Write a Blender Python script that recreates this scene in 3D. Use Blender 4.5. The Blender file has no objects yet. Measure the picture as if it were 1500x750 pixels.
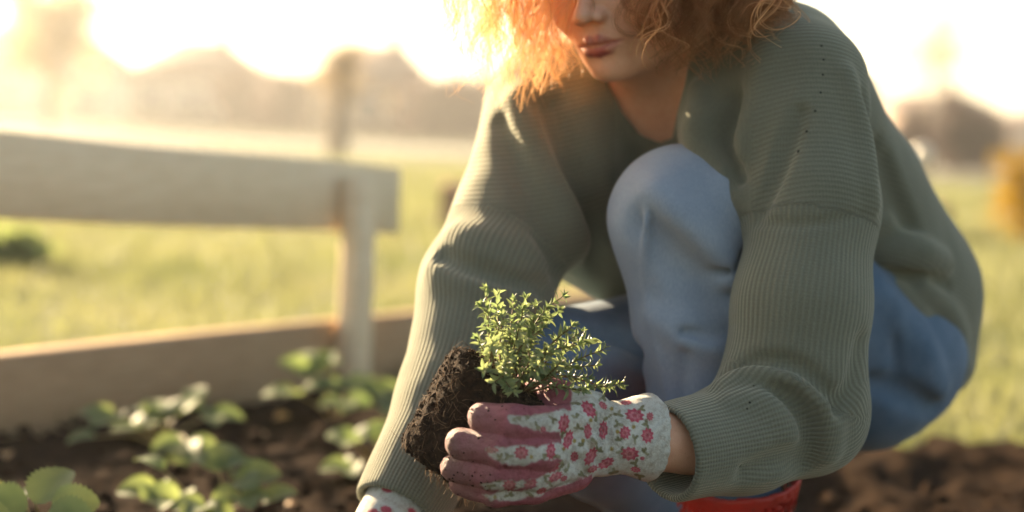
import bpy, math, random
import numpy as np
from mathutils import Vector, Matrix, Quaternion, noise as mnoise

rng = np.random.default_rng(7)
random.seed(7)
R = math.radians
sc = bpy.context.scene
COL = sc.collection

# ------------------------------------------------------------------ camera
FPX = 2500.0                       # focal length in photo pixels (60 mm on 36 mm)
PITCH, ROLL, CAMH = math.atan(180 / 2500), R(2.4), 0.55
CAM = np.array([0, 0, CAMH])
fw = np.array([0, math.cos(PITCH), -math.sin(PITCH)])
u0 = np.array([0, math.sin(PITCH), math.cos(PITCH)]); r0 = np.array([1.0, 0, 0])
up = math.cos(ROLL) * u0 - math.sin(ROLL) * r0
rt = math.cos(ROLL) * r0 + math.sin(ROLL) * u0

cam_d = bpy.data.cameras.new('camera'); cam = bpy.data.objects.new('camera', cam_d); COL.objects.link(cam)
cam_d.sensor_width = 36; cam_d.lens = 60; cam_d.clip_start = 0.05; cam_d.clip_end = 3000
M = Matrix(((rt[0], up[0], -fw[0], 0), (rt[1], up[1], -fw[1], 0), (rt[2], up[2], -fw[2], CAMH), (0, 0, 0, 1)))
cam.matrix_world = M
cam_d.dof.use_dof = True; cam_d.dof.focus_distance = 1.565; cam_d.dof.aperture_fstop = 2.35
cam_d.dof.aperture_blades = 0
sc.camera = cam

# ------------------------------------------------------------------ light
SUN_EL, SUN_AZ = R(19), R(-41)       # azimuth measured from +Y (view) towards +X
w = bpy.data.worlds.new('World'); sc.world = w; w.use_nodes = True
wn = w.node_tree; bg = wn.nodes['Background']
sky = wn.nodes.new('ShaderNodeTexSky'); sky.sky_type = 'NISHITA'; sky.sun_disc = False
sky.sun_elevation = SUN_EL; sky.sun_rotation = SUN_AZ
sky.air_density = 1.0; sky.dust_density = 1.5; sky.ozone_density = 1.0
wn.links.new(sky.outputs[0], bg.inputs[0]); bg.inputs[1].default_value = 0.055
sd = bpy.data.lights.new('sun', 'SUN'); sun = bpy.data.objects.new('sun', sd); COL.objects.link(sun)
sd.energy = 5.0; sd.angle = R(0.6); sd.color = (1.0, 0.83, 0.60)
sdir = Vector((math.sin(SUN_AZ) * math.cos(SUN_EL), math.cos(SUN_AZ) * math.cos(SUN_EL), math.sin(SUN_EL)))
sun.rotation_euler = sdir.to_track_quat('Z', 'Y').to_euler()
sun.location = (-4, 8, 6)
sc.view_settings.view_transform = 'Standard'; sc.view_settings.look = 'None'
sc.view_settings.exposure = 2.56; sc.view_settings.gamma = 1.0
sc.view_settings.use_white_balance = True; sc.view_settings.white_balance_temperature = 7450; sc.view_settings.white_balance_tint = 10
sc.render.engine = 'CYCLES'
sc.cycles.use_denoising = True
sc.cycles.max_bounces = 8; sc.cycles.volume_bounces = 0; sc.cycles.transparent_max_bounces = 24
sc.cycles.sample_clamp_indirect = 8.0
try: sc.cycles.denoiser = 'OPENIMAGEDENOISE'
except Exception: pass

# ------------------------------------------------------------------ helpers
def P(px, py, d):
    return CAM + d * (fw + rt * (px - 750) / FPX + up * (375 - py) / FPX)
def proj(p):
    q = np.asarray(p) - CAM
    d = q @ fw
    return 750 + FPX * (q @ rt) / d, 375 - FPX * (q @ up) / d, d
def G(px, py, z=0.0):
    v = fw + rt * (px - 750) / FPX + up * (375 - py) / FPX
    t = (z - CAMH) / v[2]
    return CAM + v * t
def GD(px, d, z=0.0):
    """ground point straight below/above the pixel column at a camera depth"""
    lat = rt * (px - 750) / FPX
    # solve vertical offset so that z is met
    b = CAM + d * (fw + lat)
    s = (z - b[2]) / up[2]
    return b + up * s

def link(o, parent=None):
    """link; geometry is authored in world space, so undo the parent's own offset"""
    COL.objects.link(o)
    if parent is not None:
        o.parent = parent
        if parent.parent is None: o.matrix_parent_inverse = Matrix.Translation(-Vector(parent.location))
    return o
def tag(o, label=None, cat=None, group=None, kind=None):
    if label: o['label'] = label
    if cat: o['category'] = cat
    if group: o['group'] = group
    if kind: o['kind'] = kind
    return o
def thing(name, loc, label, cat, group=None):
    o = bpy.data.objects.new(name, None); o.empty_display_size = 0.05
    o.location = Vector(loc); COL.objects.link(o)
    return tag(o, label, cat, group)

def mesh_np(name, V, F, mat=None, smooth=True):
    """F: (n,3) or (n,4) int array, or list of such arrays"""
    V = np.asarray(V, dtype=np.float32)
    Fs = F if isinstance(F, list) else [F]
    Fs = [np.asarray(f, dtype=np.int32) for f in Fs if len(f)]
    me = bpy.data.meshes.new(name)
    me.vertices.add(len(V)); me.vertices.foreach_set('co', V.ravel())
    nl = sum(f.size for f in Fs); nf = sum(len(f) for f in Fs)
    me.loops.add(nl); me.polygons.add(nf)
    me.loops.foreach_set('vertex_index', np.concatenate([f.ravel() for f in Fs]))
    tot = np.concatenate([np.full(len(f), f.shape[1], dtype=np.int32) for f in Fs])
    st = np.concatenate([[0], np.cumsum(tot)[:-1]]).astype(np.int32)
    me.polygons.foreach_set('loop_start', st); me.polygons.foreach_set('loop_total', tot)
    me.update(calc_edges=True); me.validate()
    if smooth: me.polygons.foreach_set('use_smooth', np.ones(nf, dtype=bool))
    if mat: me.materials.append(mat)
    return me
def add(name, V, F, mat=None, parent=None, smooth=True):
    me = mesh_np(name, V, F, mat, smooth)
    o = bpy.data.objects.new(name, me); link(o, parent)
    return o
def attr(o, name, data, typ='FLOAT'):
    a = o.data.attributes.new(name, typ, 'POINT')
    key = {'FLOAT': 'value', 'FLOAT_VECTOR': 'vector', 'FLOAT_COLOR': 'color'}[typ]
    a.data.foreach_set(key, np.asarray(data, dtype=np.float32).ravel())

class MB:
    """collects simple solids into one mesh"""
    def __init__(s): s.V = []; s.F4 = []; s.F3 = []; s.n = 0
    def raw(s, V, F):
        V = np.asarray(V, float); F = np.asarray(F, int)
        if len(F): (s.F4 if F.shape[1] == 4 else s.F3).append(F + s.n)
        s.V.append(V); s.n += len(V)
    def box(s, c, ax, ay, az):
        c, ax, ay, az = map(np.asarray, (c, ax, ay, az))
        V = [c + sx * ax + sy * ay + sz * az for sz in (-1, 1) for sy in (-1, 1) for sx in (-1, 1)]
        F = [(0, 2, 3, 1), (4, 5, 7, 6), (0, 1, 5, 4), (2, 6, 7, 3), (0, 4, 6, 2), (1, 3, 7, 5)]
        s.raw(V, F)
    def tube(s, pts, rad, n=6, cap=True):
        V, F4, F3 = tube(pts, rad, n, cap)
        s.raw(V, F4)
        if len(F3): s.F3.append(F3 + s.n - len(V))
    def build(s, name, mat, parent=None, smooth=False):
        V = np.concatenate(s.V)
        F = []
        if s.F4: F.append(np.concatenate(s.F4))
        if s.F3: F.append(np.concatenate(s.F3))
        return add(name, V, F, mat, parent, smooth)
def frames(pts):
    pts = np.asarray(pts, float)
    T = np.gradient(pts, axis=0); T /= np.linalg.norm(T, axis=1)[:, None] + 1e-12
    a = np.array([0, 0, 1.0]) if abs(T[0, 2]) < .9 else np.array([1.0, 0, 0])
    N = np.zeros_like(T); n = np.cross(T[0], a); n /= np.linalg.norm(n)
    for i in range(len(T)):
        n = n - T[i] * (n @ T[i]); n /= np.linalg.norm(n) + 1e-12; N[i] = n
    return T, N, np.cross(T, N)
def tube(pts, rad, n=6, cap=True):
    pts = np.asarray(pts, float); m = len(pts)
    rad = np.broadcast_to(np.asarray(rad, float), (m,))
    T, N, B = frames(pts)
    a = np.arange(n) * 2 * math.pi / n
    V = (pts[:, None] + rad[:, None, None] * (np.cos(a)[None, :, None] * N[:, None] + np.sin(a)[None, :, None] * B[:, None])).reshape(-1, 3)
    i, j = np.meshgrid(np.arange(m - 1), np.arange(n), indexing='ij')
    j2 = (j + 1) % n
    F = np.stack([i * n + j, i * n + j2, (i + 1) * n + j2, (i + 1) * n + j], -1).reshape(-1, 4)
    F3 = np.zeros((0, 3), int)
    if cap and n >= 3:
        t = [(0, k + 1, k) for k in range(1, n - 1)] + [((m - 1) * n, (m - 1) * n + k, (m - 1) * n + k + 1) for k in range(1, n - 1)]
        F3 = np.array(t)
    return V, F, F3
def catmull(pts, n=8):
    pts = np.asarray(pts, float)
    q = np.vstack([2 * pts[0] - pts[1], pts, 2 * pts[-1] - pts[-2]])
    out = []
    for i in range(1, len(q) - 2):
        t = np.linspace(0, 1, n, endpoint=False)[:, None]
        a, b, c, d = q[i - 1], q[i], q[i + 1], q[i + 2]
        out.append(.5 * ((2 * b) + (-a + c) * t + (2 * a - 5 * b + 4 * c - d) * t ** 2 + (-a + 3 * b - 3 * c + d) * t ** 3))
    out.append(q[-2][None])
    return np.concatenate(out)

# ---- signed distance modelling
def smin(a, b, k):
    h = np.clip(.5 + .5 * (b - a) / k, 0, 1)
    return b + (a - b) * h - k * h * (1 - h)
def smax(a, b, k): return -smin(-a, -b, k)
def cap(p, a, b, ra, rb):
    a = np.asarray(a); ab = np.asarray(b) - a
    t = np.clip(((p - a) @ ab) / max(ab @ ab, 1e-12), 0, 1)
    q = p - a - t[:, None] * ab
    return np.sqrt(np.einsum('ij,ij->i', q, q)) - (ra + (rb - ra) * t)
def ell(p, c, r, Rm=None):
    q = p - np.asarray(c)
    if Rm is not None: q = q @ Rm          # columns of Rm are the local axes
    r = np.asarray(r, float)
    k0 = np.sqrt(((q / r) ** 2).sum(1)); k1 = np.sqrt(((q / r ** 2) ** 2).sum(1)) + 1e-9
    return k0 * (k0 - 1) / k1
def chain(p, pts, k=0.02):
    """pts: list of (px,py,depth,radius)"""
    d = None
    for a, b in zip(pts[:-1], pts[1:]):
        c = cap(p, P(*a[:3]), P(*b[:3]), a[3], b[3])
        d = c if d is None else smin(d, c, k)
    return d
def wob(p, f, seed, n=5):
    r = np.random.default_rng(seed); s = 0
    for i in range(n):
        v = r.normal(size=3); v /= np.linalg.norm(v)
        s = s + np.sin(p @ (v * f * (0.7 + .7 * r.random())) + r.random() * 6.28)
    return s / n
def surface_nets(F, o, h):
    S = F < 0
    c = np.zeros(tuple(np.array(F.shape) - 1), np.int8)
    for dx in (0, 1):
        for dy in (0, 1):
            for dz in (0, 1):
                c += S[dx:S.shape[0] - 1 + dx, dy:S.shape[1] - 1 + dy, dz:S.shape[2] - 1 + dz]
    act = (c > 0) & (c < 8)
    idx = np.full(act.shape, -1, np.int32); ijk = np.argwhere(act); idx[act] = np.arange(len(ijk))
    acc = np.zeros((len(ijk), 3)); cnt = np.zeros(len(ijk))
    cor = [(0, 0, 0), (1, 0, 0), (0, 1, 0), (1, 1, 0), (0, 0, 1), (1, 0, 1), (0, 1, 1), (1, 1, 1)]
    val = [F[ijk[:, 0] + x, ijk[:, 1] + y, ijk[:, 2] + z] for x, y, z in cor]
    for a in range(8):
        for ax in (1, 2, 4):
            if a & ax: continue
            b = a | ax
            fa, fb = val[a], val[b]; m = (fa < 0) != (fb < 0)
            t = fa[m] / (fa[m] - fb[m])
            acc[m] += np.array(cor[a]) + t[:, None] * (np.array(cor[b]) - np.array(cor[a])); cnt[m] += 1
    V = o + h * (ijk + acc / cnt[:, None])
    Fs = []
    for ax in range(3):
        b, cc = (ax + 1) % 3, (ax + 2) % 3
        sl0 = [slice(None)] * 3; sl1 = [slice(None)] * 3
        sl0[ax] = slice(0, -1); sl1[ax] = slice(1, None)
        E = S[tuple(sl0)] != S[tuple(sl1)]
        e = np.argwhere(E)
        ok = (e[:, b] > 0) & (e[:, cc] > 0) & (e[:, b] < act.shape[b]) & (e[:, cc] < act.shape[cc])
        e = e[ok]
        ins = S[e[:, 0], e[:, 1], e[:, 2]]
        def cell(db, dc):
            q = e.copy(); q[:, b] += db; q[:, cc] += dc
            return idx[q[:, 0], q[:, 1], q[:, 2]]
        Q = np.stack([cell(-1, -1), cell(0, -1), cell(0, 0), cell(-1, 0)], -1)
        Q[~ins] = Q[~ins][:, ::-1]
        Fs.append(Q)
    Fq = np.concatenate(Fs); Fq = Fq[(Fq >= 0).all(1)]
    return V, Fq
def polygonize(f, lo, hi, h, ratio=4):
    lo = np.asarray(lo, float); hi = np.asarray(hi, float); H = h * ratio
    n = np.ceil((hi - lo) / H).astype(int) + 1
    g = [lo[i] + H * np.arange(n[i]) for i in range(3)]
    X = np.stack(np.meshgrid(*g, indexing='ij'), -1).reshape(-1, 3)
    C = f(X).reshape(n).astype(np.float32)
    near = np.abs(C) < H * 2.0
    # a fine point inherits the coarse node nearest to it
    nf = (n - 1) * ratio + 1
    ii = [np.minimum((np.arange(nf[i]) + ratio // 2) // ratio, n[i] - 1) for i in range(3)]
    Fi = C[np.ix_(*ii)]; mk = near[np.ix_(*ii)]
    q = np.argwhere(mk)
    out = np.empty(len(q), np.float32)
    for s in range(0, len(q), 400000):
        out[s:s + 400000] = f(lo + h * q[s:s + 400000])
    Fi[mk] = out
    return surface_nets(Fi, lo, h)
def bbox_chain(*chs, pad=0.05):
    pts = np.array([P(*a[:3]) for ch in chs for a in ch]); rr = np.array([a[3] for ch in chs for a in ch])[:, None]
    return (pts - rr).min(0) - pad, (pts + rr).max(0) + pad
def trace(f, px, py, d0=1.2, d1=3.0):
    px = np.asarray(px, float); py = np.asarray(py, float); d = np.full(len(px), d0)
    for _ in range(70):
        q = CAM + d[:, None] * (fw + rt * ((px - 750) / FPX)[:, None] + up * ((375 - py) / FPX)[:, None])
        d = np.minimum(d + np.maximum(f(q), -0.02) * .8, d1)
    return d
def strokes_sdf(base, strokes):
    """sculpting strokes: (sign, [(px,py)..], radius, inset, k). sign +1 ridge, -1 groove."""
    built = []
    for sg, pts, r, inset, k in strokes:
        c = catmull(np.array(pts, float), 4)
        d = trace(base, c[:, 0], c[:, 1])
        hit = np.where(d < 2.6)[0]           # points past the outline take the depth of the nearest hit
        d = d[hit[np.abs(np.arange(len(d))[:, None] - hit[None]).argmin(1)]]
        W = np.array([P(x, y, dd + inset) for (x, y), dd in zip(c, d)])
        tp = np.sin(np.linspace(0.12, 1, len(c)) * math.pi * .93) ** .6
        built.append((sg, W, r * (0.35 + .65 * tp), k, W.min(0) - r - k - .02, W.max(0) + r + k + .02))
    def f(p):
        s = base(p)
        for sg, W, r, k, lo, hi in built:
            m = ((p > lo) & (p < hi)).all(1)
            if not m.any(): continue
            q = p[m]; c = None
            for i in range(len(W) - 1):
                e = cap(q, W[i], W[i + 1], r[i], r[i + 1])
                c = e if c is None else np.minimum(c, e)
            s[m] = smin(s[m], c, k) if sg > 0 else smax(s[m], -c, k)
        return s
    return f
def vnormals(V, Fq):
    n = np.zeros_like(V)
    a = np.cross(V[Fq[:, 2]] - V[Fq[:, 0]], V[Fq[:, 3]] - V[Fq[:, 1]])
    for i in range(4): np.add.at(n, Fq[:, i], a)
    return n / (np.linalg.norm(n, axis=1)[:, None] + 1e-12)
def polysdf(x, y, poly):
    poly = np.asarray(poly, float); d = np.full(x.shape, 1e9); s = np.ones(x.shape)
    n = len(poly)
    for i in range(n):
        a = poly[i]; b = poly[i - 1]; e = b - a; wx = x - a[0]; wy = y - a[1]
        t = np.clip((wx * e[0] + wy * e[1]) / (e @ e), 0, 1)
        d = np.minimum(d, (wx - e[0] * t) ** 2 + (wy - e[1] * t) ** 2)
        c1 = y >= a[1]; c2 = y < b[1]; c3 = e[0] * wy > e[1] * wx
        flip = (c1 & c2 & c3) | (~c1 & ~c2 & ~c3)
        s = np.where(flip, -s, s)
    return s * np.sqrt(d)

# ------------------------------------------------------------------ materials
def newmat(name):
    m = bpy.data.materials.new(name); m.use_nodes = True
    nt = m.node_tree; return m, nt, nt.nodes, nt.links, nt.nodes['Principled BSDF']
def N(nt, t, **kw):
    n = nt.nodes.new(t)
    for k, v in kw.items(): setattr(n, k, v)
    return n
def ramp(nt, src, stops):
    r = nt.nodes.new('ShaderNodeValToRGB'); nt.links.new(src, r.inputs[0])
    el = r.color_ramp.elements
    while len(el) < len(stops): el.new(.5)
    for e, (p, c) in zip(el, stops):
        e.position = p; e.color = (*c, 1) if len(c) == 3 else c
    return r.outputs[0]
def nz(nt, scale, detail=3, rough=.55, coord=None):
    n = nt.nodes.new('ShaderNodeTexNoise'); n.inputs['Scale'].default_value = scale
    n.inputs['Detail'].default_value = detail; n.inputs['Roughness'].default_value = rough
    if coord is None:
        g = nt.nodes.new('ShaderNodeNewGeometry'); coord = g.outputs['Position']
    nt.links.new(coord, n.inputs['Vector'])
    return n.outputs['Fac']
def bump(nt, h, dist, strength=1.0, prev=None):
    b = nt.nodes.new('ShaderNodeBump'); b.inputs['Distance'].default_value = dist; b.inputs['Strength'].default_value = strength
    nt.links.new(h, b.inputs['Height'])
    if prev is not None: nt.links.new(prev, b.inputs['Normal'])
    return b.outputs[0]
def simple(name, c1, c2, scale=20, rough=.8, bdist=.002, spec=.3, bscale=None, stretch=None):
    m, nt, nd, L, b = newmat(name)
    co = None
    if stretch:
        g = N(nt, 'ShaderNodeNewGeometry'); v = N(nt, 'ShaderNodeVectorMath', operation='MULTIPLY')
        L.new(g.outputs['Position'], v.inputs[0]); v.inputs[1].default_value = stretch; co = v.outputs[0]
    f = nz(nt, scale, 5, .6, co)
    L.new(ramp(nt, f, [(.3, c1), (.7, c2)]), b.inputs['Base Color'])
    b.inputs['Roughness'].default_value = rough; b.inputs['Specular IOR Level'].default_value = spec
    if bdist: L.new(bump(nt, nz(nt, bscale or scale * 3, 4, .6, co), bdist), b.inputs['Normal'])
    return m
def leafmat(name, c1, c2, trans=.45, rough=.45, scale=40, tcol=None):
    m, nt, nd, L, b = newmat(name)
    oi = N(nt, 'ShaderNodeObjectInfo')
    f = nz(nt, scale, 2)
    mx = N(nt, 'ShaderNodeMath', operation='MULTIPLY_ADD'); L.new(oi.outputs['Random'], mx.inputs[0]); mx.inputs[1].default_value = .5
    L.new(f, mx.inputs[2])
    col = ramp(nt, mx.outputs[0], [(.4, c1), (.95, c2)])
    L.new(col, b.inputs['Base Color']); b.inputs['Roughness'].default_value = rough
    t = N(nt, 'ShaderNodeBsdfTranslucent')
    hs = N(nt, 'ShaderNodeHueSaturation'); L.new(col, hs.inputs['Color']); hs.inputs['Value'].default_value = 2.2; hs.inputs['Saturation'].default_value = 1.05
    hs.inputs['Hue'].default_value = .485
    L.new(hs.outputs[0], t.inputs[0])
    ms = N(nt, 'ShaderNodeMixShader'); ms.inputs[0].default_value = trans
    L.new(b.outputs[0], ms.inputs[1]); L.new(t.outputs[0], ms.inputs[2])
    L.new(ms.outputs[0], nd['Material Output'].inputs[0])
    return m

MAT = {}
MAT['soil'] = simple('soil', (.010, .006, .004), (.034, .020, .012), 30, 1.0, .006, .02, 90)
MAT['lawn'] = simple('lawn', (.035, .05, .018), (.14, .13, .065), 1.1, .9, 0, .1)
MAT['wood'] = simple('wood', (.30, .185, .10), (.42, .275, .155), 14, .8, .001, .2, 60, (1, 1, 9))
MAT['wood_grey'] = simple('weathered_wood', (.70, .53, .33), (.84, .67, .46), 14, .8, .001, .2, 60, (1, 1, 9))
MAT['grass'] = leafmat('grass_blade', (.045, .068, .022), (.13, .135, .06), .45, .6, 1.2)
MAT['leaf'] = leafmat('strawberry_leaf', (.075, .115, .04), (.17, .21, .075), .5, .58, 25)
MAT['stalk'] = simple('stalk', (.22, .17, .05), (.30, .2, .08), 60, .5, 0)
MAT['herb'] = leafmat('herb_leaf', (.085, .125, .052), (.21, .245, .11), .40, .42, 90)
MAT['stem'] = simple('herb_stem', (.10, .05, .02), (.2, .13, .05), 300, .6, 0)
MAT['peat'] = simple('peat', (.010, .006, .004), (.045, .025, .014), 220, .95, .0025, .1, 500)
MAT['root'] = simple('root_fibre', (.08, .042, .02), (.17, .095, .045), 200, .8, 0)
MAT['brick'] = simple('house_wall', (.24, .16, .115), (.30, .21, .15), 1.5, .9, 0)
MAT['roof'] = simple('house_roof', (.10, .06, .045), (.15, .09, .07), 1.2, .8, 0)
MAT['glass'] = simple('window_glass', (.05, .06, .07), (.07, .08, .09), 1, .1, 0, .5)
MAT['frame'] = simple('window_frame', (.55, .52, .46), (.62, .58, .52), 3, .6, 0)
MAT['bark'] = simple('bark', (.10, .07, .05), (.18, .13, .09), 12, .9, .01, .2)
MAT['twig'] = simple('bare_twig', (.22, .16, .11), (.30, .22, .15), 6, .9, 0)
MAT['budleaf'] = leafmat('young_leaf', (.16, .13, .06), (.26, .20, .09), .5, .6, 2)
MAT['gold'] = leafmat('golden_leaf', (.15, .10, .010), (.30, .21, .022), .35, .6, 6)
MAT['rust'] = leafmat('rust_leaf', (.04, .02, .013), (.08, .038, .024), .10, .6, 2)
MAT['road'] = simple('path', (.22, .20, .19), (.27, .25, .23), 3, .9, 0)

# ------------------------------------------------------------------ ground
A_ = G(0, 640); B_ = G(600, 548)
bdir = (B_ - A_); bdir[2] = 0; bdir /= np.linalg.norm(bdir)
bnor = np.array([-bdir[1], bdir[0], 0])      # points away from the camera
if bnor[1] < 0: bnor = -bnor
def soil_mask(x, y):
    # inside the bed (camera side of the board) and, to the right, up to a ragged edge
    a = (x - A_[0]) * bnor[0] + (y - A_[1]) * bnor[1]
    e = 3.08 + .14 * np.sin(x * 3.1 + .4) + .09 * np.sin(x * 7.3) + .06 * np.sin(x * 17) + .04 * np.sin(x * 41 + 1)
    m1 = np.clip(-a / .03 + .3, 0, 1)
    m2 = np.clip((e - y) / .16 + .5, 0, 1)
    right = np.clip((x - .55) / .1, 0, 1)
    return np.where(x > .55, m2, m1)
def vnoise(X, Y, s, seed=0):
    return np.array([mnoise.noise((x * s + seed, y * s, seed * 1.7)) for x, y in zip(X, Y)])
nx, ny = 300, 230
gx = np.linspace(-1.5, 2.2, nx); gy = np.linspace(.25, 3.6, ny)
X, Y = np.meshgrid(gx, gy, indexing='ij'); X = X.ravel(); Y = Y.ravel()
mk = soil_mask(X, Y)
hh = vnoise(X, Y, 5, 1) * .018 + vnoise(X, Y, 17, 2) * .016 + np.abs(vnoise(X, Y, 40, 3)) * .014
Z = mk * (hh + .004) + (1 - mk) * (-.08) + np.where(X > .55, np.exp(-((Y - 2.95) / .22) ** 2) * .03, 0) * mk
i, j = np.meshgrid(np.arange(nx - 1), np.arange(ny - 1), indexing='ij')
Fq = np.stack([i * ny + j, (i + 1) * ny + j, (i + 1) * ny + j + 1, i * ny + j + 1], -1).reshape(-1, 4)
soil = add('soil', np.stack([X, Y, Z], -1), Fq, MAT['soil']); tag(soil, kind='structure')

# clods and crumbs of soil: one mass nobody could count
def ico():
    t = (1 + 5 ** .5) / 2
    v = np.array([(-1, t, 0), (1, t, 0), (-1, -t, 0), (1, -t, 0), (0, -1, t), (0, 1, t), (0, -1, -t), (0, 1, -t), (t, 0, -1), (t, 0, 1), (-t, 0, -1), (-t, 0, 1)]) / math.sqrt(1 + t * t)
    f = np.array([(0, 11, 5), (0, 5, 1), (0, 1, 7), (0, 7, 10), (0, 10, 11), (1, 5, 9), (5, 11, 4), (11, 10, 2), (10, 7, 6), (7, 1, 8), (3, 9, 4), (3, 4, 2), (3, 2, 6), (3, 6, 8), (3, 8, 9), (4, 9, 5), (2, 4, 11), (6, 2, 10), (8, 6, 7), (9, 8, 1)])
    return v, f
IV, IF = ico()
n = 9000
cx = rng.uniform(-1.3, 2.0, n); cy = rng.uniform(1.2, 3.25, n)
m = soil_mask(cx, cy) > .9; cx, cy = cx[m], cy[m]; n = len(cx)
rr = .0025 + .012 * rng.random(n) ** 4
V = (IV[None] * (1 + .35 * rng.normal(size=(n, 12, 1))) * rr[:, None, None] * np.array([1.1, 1.1, .75]))
V += np.stack([cx, cy, .008 + rr * .3], -1)[:, None]
F = (IF[None] + (np.arange(n) * 12)[:, None, None]).reshape(-1, 3)
o = add('soil_clods', V.reshape(-1, 3), F, MAT['soil'], smooth=False); tag(o, 'dark crumbly clods scattered over the bed soil', 'soil', kind='stuff')

S_ = 600
add_l = add('lawn', [(-S_, -5, -.012), (S_, -5, -.012), (S_, 900, -.012), (-S_, 900, -.012)], np.array([[0, 1, 2, 3]]), MAT['lawn'], smooth=False)
tag(add_l, kind='structure')

def blades(n, xr, yr, hs, ws, seed):
    r = np.random.default_rng(seed)
    x = r.uniform(-1, 1, n); y = yr[0] * (yr[1] / yr[0]) ** r.random(n)
    x = (x * .34 + .02) * y * xr
    m = soil_mask(x, y) < .2
    m |= y > 3.7
    x, y = x[m], y[m]; n = len(x)
    cl = np.sin(x * 2.1 + 1) * np.sin(y * 1.7) * .5 + .5
    h = hs * (.5 + r.random(n)) * (.6 + .8 * cl) * np.sqrt(np.clip(y / 5, .8, 3)); wv = ws * (.6 + .8 * r.random(n)) * np.clip(y / 5, .8, 5)
    a = r.random(n) * 6.283; ln = r.normal(size=(n, 2)) * .45
    dx, dy = np.cos(a) * wv, np.sin(a) * wv
    z0 = np.full(n, -.012)
    b1 = np.stack([x - dx, y - dy, z0], -1); b2 = np.stack([x + dx, y + dy, z0], -1)
    mid = np.stack([x + ln[:, 0] * h * .35, y + ln[:, 1] * h * .35, z0 + h * .65], -1)
    tip = np.stack([x + ln[:, 0] * h, y + ln[:, 1] * h, z0 + h * (1 - .25 * (ln ** 2).sum(1).clip(0, 1.5))], -1)
    dd = np.stack([dx, dy, 0 * dx], -1) * .8
    V = np.stack([b1, b2, mid - dd, mid + dd, tip], 1).reshape(-1, 3); k = (np.arange(n) * 5)[:, None]
    return V, np.concatenate([k + [0, 1, 3], k + [0, 3, 2], k + [2, 3, 4]])
V, F = blades(160000, 1.8, (2.9, 26), .05, .0022, 3)
o = add('grass', V, F, MAT['grass']); tag(o, 'short sunlit yellow green grass of the lawn', 'grass', kind='stuff')

# ------------------------------------------------------------------ raised bed timber
def plank(name, a, b, zlo, zhi, th, mat, parent, off=0.0, dz=0.0):
    """upright plank from ground point a to b, thickness th, standing between zlo and zhi"""
    a = np.array(a); b = np.array(b); d = b - a; d[2] = 0; L = np.linalg.norm(d); d /= L
    nn = np.array([-d[1], d[0], 0]); nn = nn if nn[1] > 0 else -nn
    ns = 14; V = []; r = np.random.default_rng(abs(hash(name)) % 1000 if False else len(name))
    prof = [(-1, 0), (-.8, -1), (.8, -1), (1, 0)]
    c = .004
    sect = [(-th / 2 + c, zlo), (th / 2 - c, zlo), (th / 2, zlo + c), (th / 2, zhi - c), (th / 2 - c, zhi), (-th / 2 + c, zhi), (-th / 2, zhi - c), (-th / 2, zlo + c)]
    for i in range(ns + 1):
        t = i / ns
        wv = .003 * math.sin(t * 7 + zlo * 9)
        for (u, z) in sect: V.append(a + d * L * t + nn * (off + u + wv) + np.array([0, 0, z + dz * t + .0015 * math.sin(t * 13 + u * 200)]))
    F = [(i * 8 + j, i * 8 + (j + 1) % 8, (i + 1) * 8 + (j + 1) % 8, (i + 1) * 8 + j) for i in range(ns) for j in range(8)]
    mbx = MB(); mbx.raw(V, F)
    e0 = [(0, 7, 2, 1)][:0]
    mbx.F3.append(np.array([(0, k + 1, k) for k in range(1, 7)])); q = ns * 8
    mbx.F3.append(np.array([(q, q + k, q + k + 1) for k in range(1, 7)]))
    return mbx.build(name, mat, parent)
pA = A_ - bdir * .55; pB = A_ + bdir * 2.6
bed = thing('raised_bed', A_ * [1, 1, 0], 'low raised bed edge of one long board standing in the dark soil', 'raised bed')
plank('board', pA, pB, -.06, .138, .05, MAT['wood'], bed, .025)
postp = G(499, 564)
rail = thing('rail_fence', postp * [1, 1, 0], 'wooden post carrying one wide weathered rail board above the bed edge', 'fence')
mb = MB(); ph = .445; s = .028
tl = (postp - A_) @ bdir; pb = A_ + bdir * tl - bnor * .036
mb.box(pb + [0, 0, ph / 2 - .04], bdir * s, bnor * s, np.array([0, 0, ph / 2 + .04]))
po = mb.build('post', MAT['wood_grey'], rail)
bv = po.modifiers.new('b', 'BEVEL'); bv.width = .004
plank('rail_board', A_ - bdir * .8, A_ + bdir * (tl + .19), .408, .556, .04, MAT['wood_grey'], rail, .025, -.092)
# second post further along, out of the left edge
pb2 = A_ - bdir * .55 - bnor * .036
mb = MB(); mb.box(pb2 + [0, 0, .22], bdir * s, bnor * s, np.array([0, 0, .27])); mb.build('post', MAT['wood_grey'], rail)

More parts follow.
